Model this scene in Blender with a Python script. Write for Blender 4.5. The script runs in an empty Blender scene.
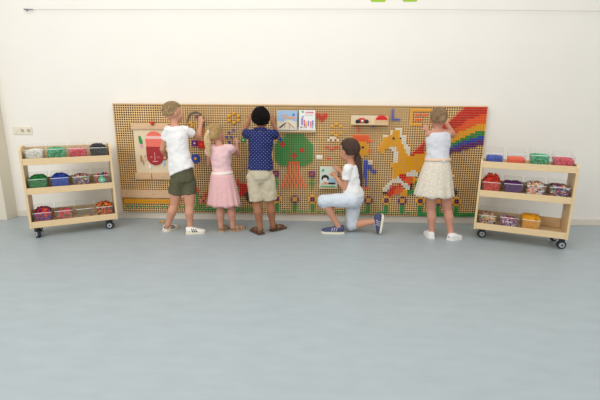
import bpy, bmesh, math, random
from math import sin, cos, pi, radians
from mathutils import Vector, Matrix
random.seed(7)
SC = bpy.context.scene
COL = SC.collection
V = Vector

# ------------------------------------------------------------------ camera
FPX, PITCH, YAW, ROLL = 400.0, .2276, .0309, .0079
CAM = V((.1524, -3.9974, 1.1466))
ZUP = V((0, 0, 1))
_r0 = V((cos(YAW), sin(YAW), 0)); _f0 = V((-sin(YAW), cos(YAW), 0))
FWD = cos(PITCH)*_f0 - sin(PITCH)*ZUP
_u0 = sin(PITCH)*_f0 + cos(PITCH)*ZUP
RGT = cos(ROLL)*_r0 + sin(ROLL)*_u0
UPV = cos(ROLL)*_u0 - sin(ROLL)*_r0
cd = bpy.data.cameras.new('camera'); cam = bpy.data.objects.new('camera', cd); COL.objects.link(cam)
cd.sensor_width = 36; cd.lens = 36*FPX/600; cd.clip_start = .05; cd.clip_end = 60
m = Matrix((RGT, UPV, -FWD)).transposed().to_4x4(); m.translation = CAM
cam.matrix_world = m; SC.camera = cam

# ------------------------------------------------------------------ light
w = bpy.data.worlds.new('world'); SC.world = w; w.use_nodes = True
bgn = w.node_tree.nodes['Background']
bgn.inputs[0].default_value = (1.0, .988, .972, 1); bgn.inputs[1].default_value = .76
def area(name, loc, target, sx, sy, power, col):
    l = bpy.data.lights.new(name, 'AREA'); l.shape = 'RECTANGLE'; l.size = sx; l.size_y = sy; l.energy = power; l.color = col
    o = bpy.data.objects.new(name, l); COL.objects.link(o); o.location = loc
    o.rotation_euler = (V(target)-V(loc)).to_track_quat('-Z', 'Y').to_euler(); return o
area('window_daylight', (-3.2, -5.2, 2.6), (-.6, 0, .8), 3.2, 2.2, 88, (1, .985, .96))
area('ceiling_light_panel', (0, -2.4, 3.3), (0, -1.6, 0), 4.5, 2.2, 60, (1, .985, .96))
SC.view_settings.view_transform = 'Standard'; SC.view_settings.look = 'None'
SC.view_settings.gamma = 1; SC.view_settings.use_curve_mapping = False
SC.view_settings.exposure = -0.05

def at(u, v, y):
    """a point of the place seen at pixel (u, v) whose distance along the room is y"""
    d = FWD + (u-300)/FPX*RGT - (v-200)/FPX*UPV
    return CAM + d*((y-CAM.y)/d.y)
def floor_at(u, v):
    d = FWD + (u-300)/FPX*RGT - (v-200)/FPX*UPV
    return CAM + d*(-CAM.z/d.z)

# ------------------------------------------------------------------ materials
def lin(c):
    return tuple((x/12.92 if x <= .04045 else ((x+.055)/1.055)**2.4) for x in c)
def hexc(h): return lin(tuple(int(h[i:i+2], 16)/255 for i in (0, 2, 4)))
MATS = {}
def mat(name, col, rough=.6, noise=0, scale=20, bump=0, spec=.5, stretch=(1, 1, 1), sheen=0, dist=.004):
    if name in MATS: return MATS[name]
    m = bpy.data.materials.new(name); m.use_nodes = True; nt = m.node_tree; b = nt.nodes['Principled BSDF']
    c = hexc(col) if isinstance(col, str) else col
    b.inputs['Base Color'].default_value = (*c, 1); b.inputs['Roughness'].default_value = rough
    b.inputs['Specular IOR Level'].default_value = spec
    if sheen: b.inputs['Sheen Weight'].default_value = sheen
    if noise or bump:
        tc = nt.nodes.new('ShaderNodeTexCoord'); mp = nt.nodes.new('ShaderNodeMapping'); mp.inputs['Scale'].default_value = stretch
        n = nt.nodes.new('ShaderNodeTexNoise'); n.inputs['Scale'].default_value = scale; n.inputs['Detail'].default_value = 5
        nt.links.new(tc.outputs['Object'], mp.inputs[0]); nt.links.new(mp.outputs[0], n.inputs['Vector'])
        if noise:
            r = nt.nodes.new('ShaderNodeValToRGB'); r.color_ramp.elements[0].position = .3; r.color_ramp.elements[1].position = .7
            r.color_ramp.elements[0].color = (*[x*(1-noise) for x in c], 1); r.color_ramp.elements[1].color = (*[min(1, x*(1+noise)) for x in c], 1)
            nt.links.new(n.outputs['Fac'], r.inputs[0]); nt.links.new(r.outputs[0], b.inputs['Base Color'])
        if bump:
            bp = nt.nodes.new('ShaderNodeBump'); bp.inputs['Strength'].default_value = bump; bp.inputs['Distance'].default_value = dist
            nt.links.new(n.outputs['Fac'], bp.inputs['Height']); nt.links.new(bp.outputs[0], b.inputs['Normal'])
    MATS[name] = m; return m
wall_m = mat('white_plaster', 'F0ECE3', .85, .012, 3, .12)
base_m = mat('painted_skirting', 'E2DACB', .6)
trim_m = mat('shaded_wall', 'DDD6C4', .7, .02, 4)  # darker beige puts the left pilaster's shading into its base colour
floor_m = mat('blue_grey_linoleum', 'A5B0B4', .40, .045, 9, .02, .35, stretch=(.6, 1.6, 1))
ply = mat('birch_plywood', 'E3C79A', .5, .07, 14, .05, stretch=(1, 1, 9))
ply_edge = mat('birch_edge', 'E0BE8C', .55, .08, 30, stretch=(1, 1, 6))
board_m = mat('pegboard_wood', 'E4BC82', .5, .10, 7, .05, stretch=(1, 1, 1))
hole_m = mat('hole_shade', '2E1E0C', .8)  # board wood coloured near-black, painting in the shade inside the holes
pale_ply = mat('pale_panel_wood', 'E4D2B0', .5, .05, 9, stretch=(7, 1, 1))
rail_m = mat('pinkish_beech', 'D9B58E', .5, .08, 9, stretch=(1, 1, 7))
white_m = mat('white_plastic', 'F0EFEA', .35)
black_m = mat('black_rubber', '26272A', .6)
grey_m = mat('grey_plastic', 'A9ADB2', .4)
steel = mat('steel', '8C8F92', .3)
PEG = {'r': mat('red_peg', 'D2211A', .4), 'o': mat('orange_peg', 'F25E22', .4), 'y': mat('yellow_peg', 'EFAE18', .4),
       'g': mat('green_peg', '249246', .4), 'b': mat('blue_peg', '1F49B4', .4), 'v': mat('purple_peg', '621C72', .4),
       'w': mat('white_peg', 'EAE6DA', .4), 'k': mat('black_peg', '25221F', .4), 'p': mat('pink_peg', 'E8697F', .4), 'm': mat('mint_peg', '5EC79B', .4)}
COLNAME = {'r': 'red', 'o': 'orange', 'y': 'yellow', 'g': 'green', 'b': 'blue', 'v': 'purple', 'w': 'white', 'k': 'black'}
def clear_mat():
    m = bpy.data.materials.new('clear_plastic'); m.use_nodes = True; nt = m.node_tree; nt.nodes.clear()
    o = nt.nodes.new('ShaderNodeOutputMaterial'); mx = nt.nodes.new('ShaderNodeMixShader'); t = nt.nodes.new('ShaderNodeBsdfTransparent')
    p = nt.nodes.new('ShaderNodeBsdfPrincipled'); p.inputs['Base Color'].default_value = (.8, .8, .8, 1); p.inputs['Roughness'].default_value = .12
    t.inputs[0].default_value = (.975, .98, .98, 1)
    lw = nt.nodes.new('ShaderNodeLayerWeight'); lw.inputs[0].default_value = .25
    mr = nt.nodes.new('ShaderNodeMapRange'); mr.inputs['To Min'].default_value = .035; mr.inputs['To Max'].default_value = .25
    nt.links.new(lw.outputs['Facing'], mr.inputs['Value']); nt.links.new(mr.outputs[0], mx.inputs[0])
    nt.links.new(t.outputs[0], mx.inputs[1]); nt.links.new(p.outputs[0], mx.inputs[2]); nt.links.new(mx.outputs[0], o.inputs[0]); return m
clear_m = clear_mat()
rim_m = mat('clear_rim', 'E9EBEA', .2)

# ------------------------------------------------------------------ mesh helpers
def obj(name, bm, mats, parent=None, smooth=False, bevel=0, loc=None):
    me = bpy.data.meshes.new(name)
    if isinstance(bm, bmesh.types.BMesh): bm.to_mesh(me); bm.free()
    else: me.from_pydata(bm[0], [], bm[1])
    if not isinstance(mats, (list, tuple)): mats = [mats]
    for x in mats: me.materials.append(x)
    if not isinstance(bm, bmesh.types.BMesh) and len(bm) > 2: me.polygons.foreach_set('material_index', bm[2])
    if smooth: me.polygons.foreach_set('use_smooth', [True]*len(me.polygons))
    o = bpy.data.objects.new(name, me); COL.objects.link(o)
    if parent: o.parent = parent
    if loc: o.location = loc
    if bevel:
        b = o.modifiers.new('bevel', 'BEVEL'); b.width = bevel; b.segments = 2; b.limit_method = 'ANGLE'
    return o
def thing(name, label, cat, loc=(0, 0, 0), rz=0, group=None):
    o = bpy.data.objects.new(name, None); COL.objects.link(o); o.location = loc; o.rotation_euler = (0, 0, rz)
    o.empty_display_size = .05; return tag(o, label, cat, group)
def tag(o, label, cat, group=None, kind=None):
    o['label'] = label; o['category'] = cat
    if group: o['group'] = group
    if kind: o['kind'] = kind
    return o
def struct(name, bm, m, **k):
    o = obj(name, bm, m, **k); o['kind'] = 'structure'; return o
def box(bm, x0, x1, y0, y1, z0, z1, mi=0, M=None):
    vs = [bm.verts.new((M @ V(c)) if M else c) for c in ((x0, y0, z0), (x1, y0, z0), (x1, y1, z0), (x0, y1, z0), (x0, y0, z1), (x1, y0, z1), (x1, y1, z1), (x0, y1, z1))]
    for f in ((0, 3, 2, 1), (4, 5, 6, 7), (0, 1, 5, 4), (1, 2, 6, 5), (2, 3, 7, 6), (3, 0, 4, 7)):
        bm.faces.new([vs[i] for i in f]).material_index = mi
    return vs
def B(*boxes):
    bm = bmesh.new()
    for b in boxes: box(bm, *b)
    return bm
def frame_of(d):
    d = V(d).normalized(); a = ZUP if abs(d.z) < .9 else V((0, 1, 0))
    r = d.cross(a).normalized(); return r, r.cross(d).normalized(), d
def cone(bm, p, q, r0, r1, n=12, mi=0, smooth=True):
    p, q = V(p), V(q); r, u, d = frame_of(q-p)
    a = [bm.verts.new(p+(cos(t)*r+sin(t)*u)*r0) for t in [2*pi*i/n for i in range(n)]]
    b = [bm.verts.new(q+(cos(t)*r+sin(t)*u)*r1) for t in [2*pi*i/n for i in range(n)]]
    fs = [bm.faces.new((a[i], b[i], b[(i+1) % n], a[(i+1) % n])) for i in range(n)] + [bm.faces.new(a), bm.faces.new(b[::-1])]
    for f in fs: f.material_index = mi; f.smooth = smooth and len(f.verts) == 4
def ell(bm, c, rad, R=None, seg=16, mi=0, smooth=True):
    c = V(c); rad = (rad,)*3 if isinstance(rad, (int, float)) else rad
    R = R or Matrix.Identity(3); n = seg; k = seg//2
    top = bm.verts.new(c+R@V((0, 0, rad[2]))); bot = bm.verts.new(c-R@V((0, 0, rad[2]))); rings = []
    for j in range(1, k):
        ph = pi*j/k
        rings.append([bm.verts.new(c+R@V((rad[0]*sin(ph)*cos(2*pi*i/n), rad[1]*sin(ph)*sin(2*pi*i/n), rad[2]*cos(ph)))) for i in range(n)])
    fs = []
    for i in range(n):
        fs.append(bm.faces.new((top, rings[0][i], rings[0][(i+1) % n]))); fs.append(bm.faces.new((bot, rings[-1][(i+1) % n], rings[-1][i])))
        for j in range(k-2): fs.append(bm.faces.new((rings[j][i], rings[j+1][i], rings[j+1][(i+1) % n], rings[j][(i+1) % n])))
    for f in fs: f.material_index = mi; f.smooth = smooth
def chain(bm, pts, rad, n=12):
    for i, (p, r) in enumerate(zip(pts, rad)):
        ell(bm, p, r, seg=n)
        if i: cone(bm, pts[i-1], p, rad[i-1], r, n)
def loft(bm, rings, n=28, cap=True, mi=0, close=True):
    """rings: (centre, right*a, forward*b) ; optional 4th = function angle->factor"""
    vr = []
    for rg in rings:
        c, a, b = V(rg[0]), V(rg[1]), V(rg[2]); fn = rg[3] if len(rg) > 3 else None
        vr.append([bm.verts.new(c+(a*cos(t)+b*sin(t))*(fn(t) if fn else 1)) for t in [2*pi*i/n for i in range(n)]])
    for j in range(len(vr)-1):
        for i in range(n):
            f = bm.faces.new((vr[j][i], vr[j][(i+1) % n], vr[j+1][(i+1) % n], vr[j+1][i])); f.material_index = mi; f.smooth = True
    if cap:
        bm.faces.new(vr[0][::-1]).material_index = mi; bm.faces.new(vr[-1]).material_index = mi
    return vr
def remesh(o, voxel, it=4, fac=.5, folds=0):
    r = o.modifiers.new('skin', 'REMESH'); r.mode = 'VOXEL'; r.voxel_size = voxel; r.use_smooth_shade = True
    s = o.modifiers.new('soften', 'SMOOTH'); s.factor = fac; s.iterations = it
    if folds:
        tx = bpy.data.textures.get('cloth_folds') or bpy.data.textures.new('cloth_folds', 'CLOUDS'); tx.noise_scale = .055; tx.noise_depth = 1
        d = o.modifiers.new('folds', 'DISPLACE'); d.texture = tx; d.strength = folds; d.mid_level = .45; d.texture_coords = 'LOCAL'
    return o
def torus_z(bm, c, R, r, axis='y', n=24, k=8, mi=0):
    c = V(c); vs = []
    for i in range(n):
        t = 2*pi*i/n; ring = []
        for j in range(k):
            p = 2*pi*j/k; q = (R+r*cos(p)); x, z, h = q*cos(t), q*sin(t), r*sin(p)
            ring.append(bm.verts.new(c+(V((x, h, z)) if axis == 'y' else V((h, x, z)) if axis == 'x' else V((x, z, h)))))
        vs.append(ring)
    for i in range(n):
        for j in range(k):
            f = bm.faces.new((vs[i][j], vs[i][(j+1) % k], vs[(i+1) % n][(j+1) % k], vs[(i+1) % n][j])); f.material_index = mi; f.smooth = True

# ------------------------------------------------------------------ the room
struct('floor', B((-3.6, 5.2, -6.5, .1, -.1, 0)), floor_m)
struct('wall_back', B((-3.6, 5.2, 0, .14, 0, 3.4)), wall_m)
struct('wall_left', B((-3.6, -2.965, -.15, 0, 0, 3.4)), trim_m)
struct('baseboard_back', B((-2.965, 5.2, -.012, 0, 0, .068)), base_m, bevel=.003)

# ------------------------------------------------------------------ the pegboard
NC, NR, PT = 160, 48, .0225
BX0, BZ1, BY = -1.8, 1.1632, -.05
def pegboard():
    vs, fs, mi = [], [], []
    h = PT*.31
    for j in range(NR):
        for i in range(NC):
            x = BX0+(i+.5)*PT; z = BZ1-(j+.5)*PT; q = PT/2; b = len(vs)
            vs += [(x-q, BY, z-q), (x+q, BY, z-q), (x+q, BY, z+q), (x-q, BY, z+q)]
            vs += [(x-h, BY, z-h), (x+h, BY, z-h), (x+h, BY, z+h), (x-h, BY, z+h)]
            vs += [(x-h, BY+.026, z-h), (x+h, BY+.026, z-h), (x+h, BY+.026, z+h), (x-h, BY+.026, z+h)]
            for k in range(4):
                n = (k+1) % 4
                fs += [(b+k, b+n, b+4+n, b+4+k), (b+4+k, b+4+n, b+8+n, b+8+k)]; mi += [0, 1]
            fs.append((b+8, b+9, b+10, b+11)); mi.append(1)
    x0, x1, z0, z1, y1 = BX0, BX0+NC*PT, BZ1-NR*PT, BZ1, BY+.028
    b = len(vs); vs += [(x0, BY, z0), (x1, BY, z0), (x1, BY, z1), (x0, BY, z1), (x0, y1, z0), (x1, y1, z0), (x1, y1, z1), (x0, y1, z1)]
    for f in ((0, 4, 5, 1), (1, 5, 6, 2), (2, 6, 7, 3), (3, 7, 4, 0), (4, 7, 6, 5)): fs.append(tuple(b+k for k in f)); mi.append(0)
    return vs, fs, mi
pb = thing('pegboard', 'long wooden pegboard full of small square holes mounted low on the white wall', 'pegboard', (0, 0, 0))
obj('panel', pegboard(), [board_m, hole_m], pb)
bm = bmesh.new()
x0, x1, z0, z1 = BX0, BX0+NC*PT, BZ1-NR*PT, BZ1
for b_ in ((x0-.006, x0, BY-.004, BY+.03, z0, z1), (x1, x1+.006, BY-.004, BY+.03, z0, z1), (x0-.006, x1+.006, BY-.004, BY+.03, z1, z1+.008)): box(bm, *b_)
obj('edge_strip', bm, ply_edge, pb)
for x in (-1.5, -.5, .5, 1.5): obj('wall_batten', B((x-.02, x+.02, BY+.028, -.0005, .12, 1.1)), ply_edge, pb)

# pegs pressed into the board, row by row from the top: (first column, how many, colour)
MOSAIC = [
    [(150, 10, 0)],
    [(149, 11, 0)],
    [(148, 12, 0)],
    [(147, 10, 0), (157, 3, 1)],
    [(146, 9, 0), (155, 5, 1)],
    [(145, 7, 0), (152, 8, 1)],
    [(144, 7, 0), (151, 9, 1)],
    [(142, 8, 0), (150, 6, 1), (156, 4, 2)],
    [(105, 1, 0), (112, 1, 4), (141, 7, 0), (148, 6, 1), (154, 6, 2)],
    [(106, 1, 0), (122, 3, 6), (140, 6, 0), (146, 6, 1), (152, 8, 2)],
    [(106, 1, 0), (120, 1, 6), (121, 3, 2), (124, 1, 6), (139, 5, 0), (144, 5, 1), (149, 7, 2), (156, 4, 3)],
    [(120, 1, 6), (121, 3, 2), (124, 1, 6), (138, 5, 0), (143, 5, 1), (148, 6, 2), (154, 6, 3)],
    [(75, 8, 3), (104, 7, 1), (117, 2, 6), (119, 5, 2), (124, 3, 6), (137, 4, 0), (141, 5, 1), (146, 6, 2), (152, 5, 3), (157, 3, 4)],
    [(74, 10, 3), (104, 7, 1), (117, 4, 2), (121, 1, 7), (122, 2, 2), (125, 2, 6), (136, 4, 0), (140, 5, 1), (145, 5, 2), (150, 4, 3), (154, 6, 4)],
    [(72, 13, 3), (105, 8, 1), (117, 8, 2), (125, 2, 6), (135, 3, 0), (138, 5, 1), (143, 5, 2), (148, 3, 3), (151, 6, 4), (157, 3, 5)],
    [(71, 2, 3), (74, 12, 3), (106, 4, 2), (110, 1, 1), (116, 9, 2), (125, 2, 6), (134, 3, 0), (137, 4, 1), (141, 5, 2), (146, 3, 3), (149, 4, 4), (153, 7, 5)],
    [(70, 2, 3), (75, 12, 3), (106, 5, 2), (116, 10, 2), (126, 2, 6), (133, 2, 0), (137, 3, 1), (140, 4, 2), (144, 3, 3), (147, 3, 4), (150, 7, 5)],
    [(70, 3, 3), (74, 13, 3), (106, 2, 2), (108, 1, 7), (109, 2, 2), (115, 5, 2), (120, 3, 6), (123, 3, 2), (126, 3, 6), (132, 3, 0), (137, 1, 1), (138, 4, 2), (142, 3, 3), (145, 3, 4), (148, 6, 5)],
    [(70, 11, 3), (83, 4, 3), (106, 5, 2), (111, 1, 1), (115, 3, 2), (121, 2, 6), (123, 4, 2), (127, 2, 6), (131, 4, 0), (137, 3, 2), (140, 3, 3), (143, 3, 4), (146, 5, 5)],
    [(70, 11, 3), (83, 4, 3), (106, 5, 2), (111, 1, 1), (116, 2, 2), (122, 2, 6), (124, 3, 2), (127, 2, 6), (130, 5, 0), (135, 1, 2), (137, 1, 2), (138, 3, 3), (141, 3, 4), (144, 3, 5)],
    [(70, 8, 3), (79, 8, 3), (106, 5, 2), (122, 2, 6), (124, 4, 2), (128, 1, 6), (129, 2, 0), (131, 5, 2), (138, 1, 3), (139, 3, 4), (142, 2, 5)],
    [(70, 7, 3), (80, 7, 3), (106, 3, 2), (122, 2, 6), (124, 12, 2), (138, 2, 4), (140, 2, 5)],
    [(70, 8, 3), (79, 8, 3), (106, 2, 2), (122, 2, 6), (124, 12, 2), (138, 3, 5)],
    [(70, 17, 3), (109, 2, 4), (111, 2, 6), (122, 2, 6), (124, 12, 2)],
    [(71, 5, 3), (81, 5, 3), (109, 2, 4), (111, 2, 6), (121, 15, 2)],
    [(72, 4, 3), (81, 3, 3), (109, 4, 4), (121, 15, 2)],
    [(109, 4, 4), (122, 14, 2)],
    [(109, 2, 4), (112, 3, 4), (122, 8, 2), (130, 2, 6), (132, 2, 2)],
    [(109, 2, 4), (113, 2, 4), (122, 6, 2), (128, 5, 6)],
    [(109, 2, 4), (122, 3, 2), (125, 3, 0), (128, 5, 6), (148, 1, 6)],
    [(109, 2, 4), (122, 2, 2), (124, 1, 6), (125, 3, 0), (128, 3, 1), (131, 1, 2)],
    [(110, 1, 4), (122, 4, 6), (126, 1, 0), (127, 4, 1), (131, 2, 2)],
    [(53, 1, 0), (110, 1, 4), (121, 6, 6), (128, 3, 1), (131, 1, 2), (132, 3, 3)],
    [(53, 1, 0), (110, 1, 4), (120, 2, 6), (125, 1, 0), (126, 3, 6), (129, 1, 1), (130, 1, 7), (132, 3, 3)],
    [(53, 6, 0), (110, 1, 4), (119, 2, 6), (122, 4, 0), (127, 3, 6), (130, 1, 7), (132, 3, 3)],
    [(54, 5, 0), (108, 4, 1), (118, 3, 6), (121, 3, 0), (124, 3, 1), (128, 2, 6), (130, 1, 7), (132, 3, 3), (149, 1, 7)],
    [(34, 1, 1), (54, 5, 0), (118, 2, 6), (121, 2, 0), (123, 4, 1), (127, 2, 2), (129, 3, 3), (132, 3, 4), (149, 2, 7)],
    [(33, 1, 1), (34, 1, 0), (35, 1, 1), (54, 4, 0), (58, 2, 7), (118, 2, 7), (120, 3, 0), (123, 3, 1), (126, 3, 2), (129, 3, 3), (132, 3, 4), (149, 2, 7)],
    [(34, 1, 1), (39, 1, 0), (54, 3, 0), (57, 3, 7), (120, 2, 0), (122, 1, 1), (126, 3, 2), (133, 2, 7)],
    [(34, 1, 3), (38, 2, 0), (54, 2, 0), (56, 4, 7)],
    [(34, 1, 3), (36, 1, 7), (38, 2, 0), (57, 3, 7)],
    [(34, 1, 3), (37, 1, 1), (57, 3, 7)],
    [(1, 26, 2), (34, 1, 3), (36, 1, 1), (37, 1, 4), (38, 1, 1), (58, 2, 7)],
    [(1, 26, 2), (34, 1, 3), (37, 1, 1), (70, 2, 3), (78, 2, 3), (86, 2, 3), (94, 2, 3), (102, 2, 3), (111, 2, 3), (119, 2, 3), (126, 2, 3), (134, 2, 3), (142, 2, 3), (150, 2, 3)],
    [(34, 4, 3), (70, 2, 3), (78, 2, 3), (86, 2, 3), (94, 2, 3), (102, 2, 3), (111, 2, 3), (119, 2, 3), (126, 2, 3), (134, 2, 3), (142, 2, 3), (150, 2, 3)],
    [(2, 1, 3), (4, 1, 3), (6, 1, 3), (8, 1, 3), (10, 1, 3), (12, 1, 3), (14, 1, 3), (16, 1, 3), (18, 1, 3), (20, 1, 3), (22, 1, 3), (24, 1, 3), (26, 1, 3), (28, 1, 3), (30, 1, 3), (33, 1, 3), (35, 1, 3), (37, 1, 3), (39, 1, 3), (41, 1, 3), (43, 1, 3), (45, 1, 3), (47, 1, 3), (49, 1, 3), (51, 1, 3), (53, 1, 3), (55, 1, 3), (57, 1, 3), (59, 1, 3), (61, 1, 3), (70, 2, 3), (78, 2, 3), (86, 2, 3), (94, 2, 3), (102, 2, 3), (111, 2, 3), (119, 2, 3), (126, 2, 3), (134, 2, 3), (142, 2, 3), (150, 2, 3)],
    [(32, 30, 3), (68, 1, 3), (70, 2, 3), (73, 2, 3), (76, 1, 3), (78, 2, 3), (81, 2, 3), (84, 1, 3), (86, 2, 3), (89, 2, 3), (92, 1, 3), (94, 2, 3), (97, 2, 3), (100, 1, 3), (102, 2, 3), (105, 2, 3), (108, 5, 3), (114, 1, 3), (116, 5, 3), (122, 1, 3), (124, 1, 3), (126, 2, 3), (129, 2, 3), (132, 1, 3), (134, 26, 3)],
    [(134, 26, 3)],
]
# figures whose pegs stand free: (column, row, colour)
MOTIFS = [
    ('flower left of the trunk', [(69, 28, 5), (70, 28, 5), (71, 28, 5), (69, 29, 5), (70, 29, 1), (71, 29, 5), (69, 30, 5), (70, 30, 5), (71, 30, 5), (70, 31, 3), (70, 32, 3), (69, 33, 3), (70, 33, 3), (71, 33, 3), (70, 34, 3), (70, 35, 3), (70, 36, 3)]),
    ('flower right of the trunk', [(85, 28, 5), (86, 28, 5), (87, 28, 5), (85, 29, 5), (86, 29, 1), (87, 29, 5), (85, 30, 5), (86, 30, 5), (87, 30, 5), (86, 31, 3), (86, 32, 3), (85, 33, 3), (86, 33, 3), (87, 33, 3), (86, 34, 3), (86, 35, 3), (86, 36, 3)]),
    ('flower by the navy boy', [(70, 39, 2), (71, 39, 2), (69, 40, 2), (70, 40, 5), (71, 40, 5), (72, 40, 2), (69, 41, 2), (70, 41, 5), (71, 41, 5), (72, 41, 2), (70, 42, 2), (71, 42, 2)]),
    ('flower below the tree trunk', [(78, 39, 5), (79, 39, 5), (77, 40, 5), (78, 40, 2), (79, 40, 2), (80, 40, 5), (77, 41, 5), (78, 41, 2), (79, 41, 2), (80, 41, 5), (78, 42, 5), (79, 42, 5)]),
    ('flower at the kneeling knee', [(86, 39, 2), (87, 39, 2), (85, 40, 2), (86, 40, 5), (87, 40, 5), (88, 40, 2), (85, 41, 2), (86, 41, 5), (87, 41, 5), (88, 41, 2), (86, 42, 2), (87, 42, 2)]),
    ('flower left of the raised shoe', [(111, 39, 5), (112, 39, 5), (110, 40, 5), (111, 40, 2), (112, 40, 2), (113, 40, 5), (110, 41, 5), (111, 41, 2), (112, 41, 2), (113, 41, 5), (111, 42, 5), (112, 42, 5)]),
    ('flower below the front hoof', [(119, 39, 2), (120, 39, 2), (118, 40, 2), (119, 40, 5), (120, 40, 5), (121, 40, 2), (118, 41, 2), (119, 41, 5), (120, 41, 5), (121, 41, 2), (119, 42, 2), (120, 42, 2)]),
    ('flower below the horse middle', [(126, 39, 5), (127, 39, 5), (125, 40, 5), (126, 40, 2), (127, 40, 2), (128, 40, 5), (125, 41, 5), (126, 41, 2), (127, 41, 2), (128, 41, 5), (126, 42, 5), (127, 42, 5)]),
    ('flower at the skirt edge', [(134, 39, 2), (135, 39, 2), (133, 40, 2), (134, 40, 5), (135, 40, 5), (136, 40, 2), (133, 41, 2), (134, 41, 5), (135, 41, 5), (136, 41, 2), (134, 42, 2), (135, 42, 2)]),
    ('flower between the bare legs', [(142, 39, 5), (143, 39, 5), (141, 40, 5), (142, 40, 2), (143, 40, 2), (144, 40, 5), (141, 41, 5), (142, 41, 2), (143, 41, 2), (144, 41, 5), (142, 42, 5), (143, 42, 5)]),
    ('flower right of the skirt', [(150, 39, 2), (151, 39, 2), (149, 40, 2), (150, 40, 5), (151, 40, 5), (152, 40, 2), (149, 41, 2), (150, 41, 5), (151, 41, 5), (152, 41, 2), (150, 42, 2), (151, 42, 2)]),
    ('red heart', [(88, 3, 0), (89, 3, 0), (91, 3, 0), (92, 3, 0), (88, 4, 0), (89, 4, 0), (90, 4, 0), (91, 4, 0), (92, 4, 0), (89, 5, 0), (90, 5, 0), (91, 5, 0), (90, 6, 0)]),
    ('blue corner shape', [(120, 1, 4), (120, 2, 4), (120, 3, 4), (120, 4, 4), (120, 5, 4), (121, 5, 4), (122, 5, 4), (123, 5, 4)]),
    ('yellow square frame', [(128, 1, 2), (129, 1, 2), (130, 1, 2), (131, 1, 2), (132, 1, 2), (133, 1, 2), (134, 1, 2), (135, 1, 2), (136, 1, 2), (128, 2, 2), (128, 3, 2), (128, 4, 2), (128, 5, 2), (128, 6, 2), (128, 7, 2), (129, 7, 2), (130, 7, 2), (131, 7, 2), (132, 7, 2)]),
    ('marks inside the yellow frame', [(130, 3, 1), (131, 3, 1), (133, 3, 1), (134, 3, 1), (130, 5, 1), (131, 5, 1), (132, 5, 1)]),
    ('red scatter left of the kneeling girl', [(92, 17, 0), (93, 17, 0), (96, 17, 0), (97, 17, 0), (94, 18, 0), (95, 18, 0), (93, 22, 0), (94, 22, 0)]),
    ('white cluster above the kneeling girl', [(94, 13, 6), (95, 13, 6), (96, 13, 6), (93, 14, 6), (95, 14, 6), (97, 14, 6)]),
    ('tree trunk', [(76, 24, 1), (77, 24, 1), (78, 24, 1), (79, 24, 1), (80, 24, 1), (76, 25, 1), (78, 25, 1), (80, 25, 1), (76, 26, 1), (78, 26, 1), (80, 26, 1), (76, 27, 1), (78, 27, 1), (80, 27, 1), (76, 28, 1), (78, 28, 1), (80, 28, 1), (76, 29, 1), (78, 29, 1), (80, 29, 1), (75, 30, 1), (77, 30, 1), (79, 30, 1), (81, 30, 1), (75, 31, 1), (77, 31, 1), (79, 31, 1), (81, 31, 1), (74, 32, 1), (76, 32, 1), (78, 32, 1), (80, 32, 1), (82, 32, 1), (74, 33, 1), (76, 33, 1), (78, 33, 1), (80, 33, 1), (82, 33, 1), (73, 34, 1), (75, 34, 1), (77, 34, 1), (79, 34, 1), (81, 34, 1), (83, 34, 1), (73, 35, 1), (75, 35, 1), (77, 35, 1), (79, 35, 1), (81, 35, 1), (83, 35, 1)]),
    ('upper crown cross', [(73, 15, 0), (72, 16, 0), (73, 16, 0), (74, 16, 0), (73, 17, 0)]),
    ('lower crown cross', [(78, 20, 0), (77, 21, 0), (78, 21, 0), (79, 21, 0), (78, 22, 0)]),
    ('red square in the crown', [(81, 18, 0), (82, 18, 0), (81, 19, 0), (82, 19, 0)]),
]

def peg_bm(s=PT*.42, h=.011):
    bm = bmesh.new(); t = s*.84
    a = [bm.verts.new((x, 0, z)) for x, z in ((-s, -s), (s, -s), (s, s), (-s, s))]
    b = [bm.verts.new((x, -h*.6, z)) for x, z in ((-s, -s), (s, -s), (s, s), (-s, s))]
    c = [bm.verts.new((x, -h, z)) for x, z in ((-t, -t), (t, -t), (t, t), (-t, t))]
    for k in range(4):
        n = (k+1) % 4; bm.faces.new((a[k], a[n], b[n], b[k])); bm.faces.new((b[k], b[n], c[n], c[k]))
    bm.faces.new(c)
    q = s*.42
    for y0_, y1_ in ((0, .016),):
        box(bm, -q, q, y0_, y1_, -q, q)
    return bm
PEGMESH = {}
for k in 'roygbvwk':
    me = bpy.data.meshes.new(COLNAME[k]+'_peg'); b_ = peg_bm(); b_.to_mesh(me); b_.free(); me.materials.append(PEG[k]); PEGMESH[k] = me
def cellpos(i, j): return V((BX0+(i+.5)*PT, BY, BZ1-(j+.5)*PT))
ORD = ['first', 'second', 'third', 'fourth', 'fifth', 'sixth', 'seventh', 'eighth', 'ninth', 'tenth', 'eleventh', 'twelfth', 'thirteenth', 'fourteenth', 'fifteenth', 'sixteenth', 'seventeenth', 'eighteenth', 'nineteenth', 'twentieth']
KEYS = 'roygbvwk'
for name, cells in MOTIFS:
    rows_ = sorted({q[1] for q in cells})
    for j_ in rows_:
        line = sorted(q for q in cells if q[1] == j_)
        for n_, (i, j, c) in enumerate(line):
            c = KEYS[c]; o = bpy.data.objects.new('peg', PEGMESH[c]); COL.objects.link(o); o.location = cellpos(i, j)
            side = 'only one' if len(line) == 1 else ORD[n_]+' from left'
            row = 'only row' if len(rows_) == 1 else 'top row' if j_ == rows_[0] else 'bottom row' if j_ == rows_[-1] else ORD[rows_.index(j_)]+' row'
            tag(o, '%s peg, %s, %s of the %s' % (COLNAME[c], side, row, name), 'peg', 'pegs of the '+name)
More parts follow.
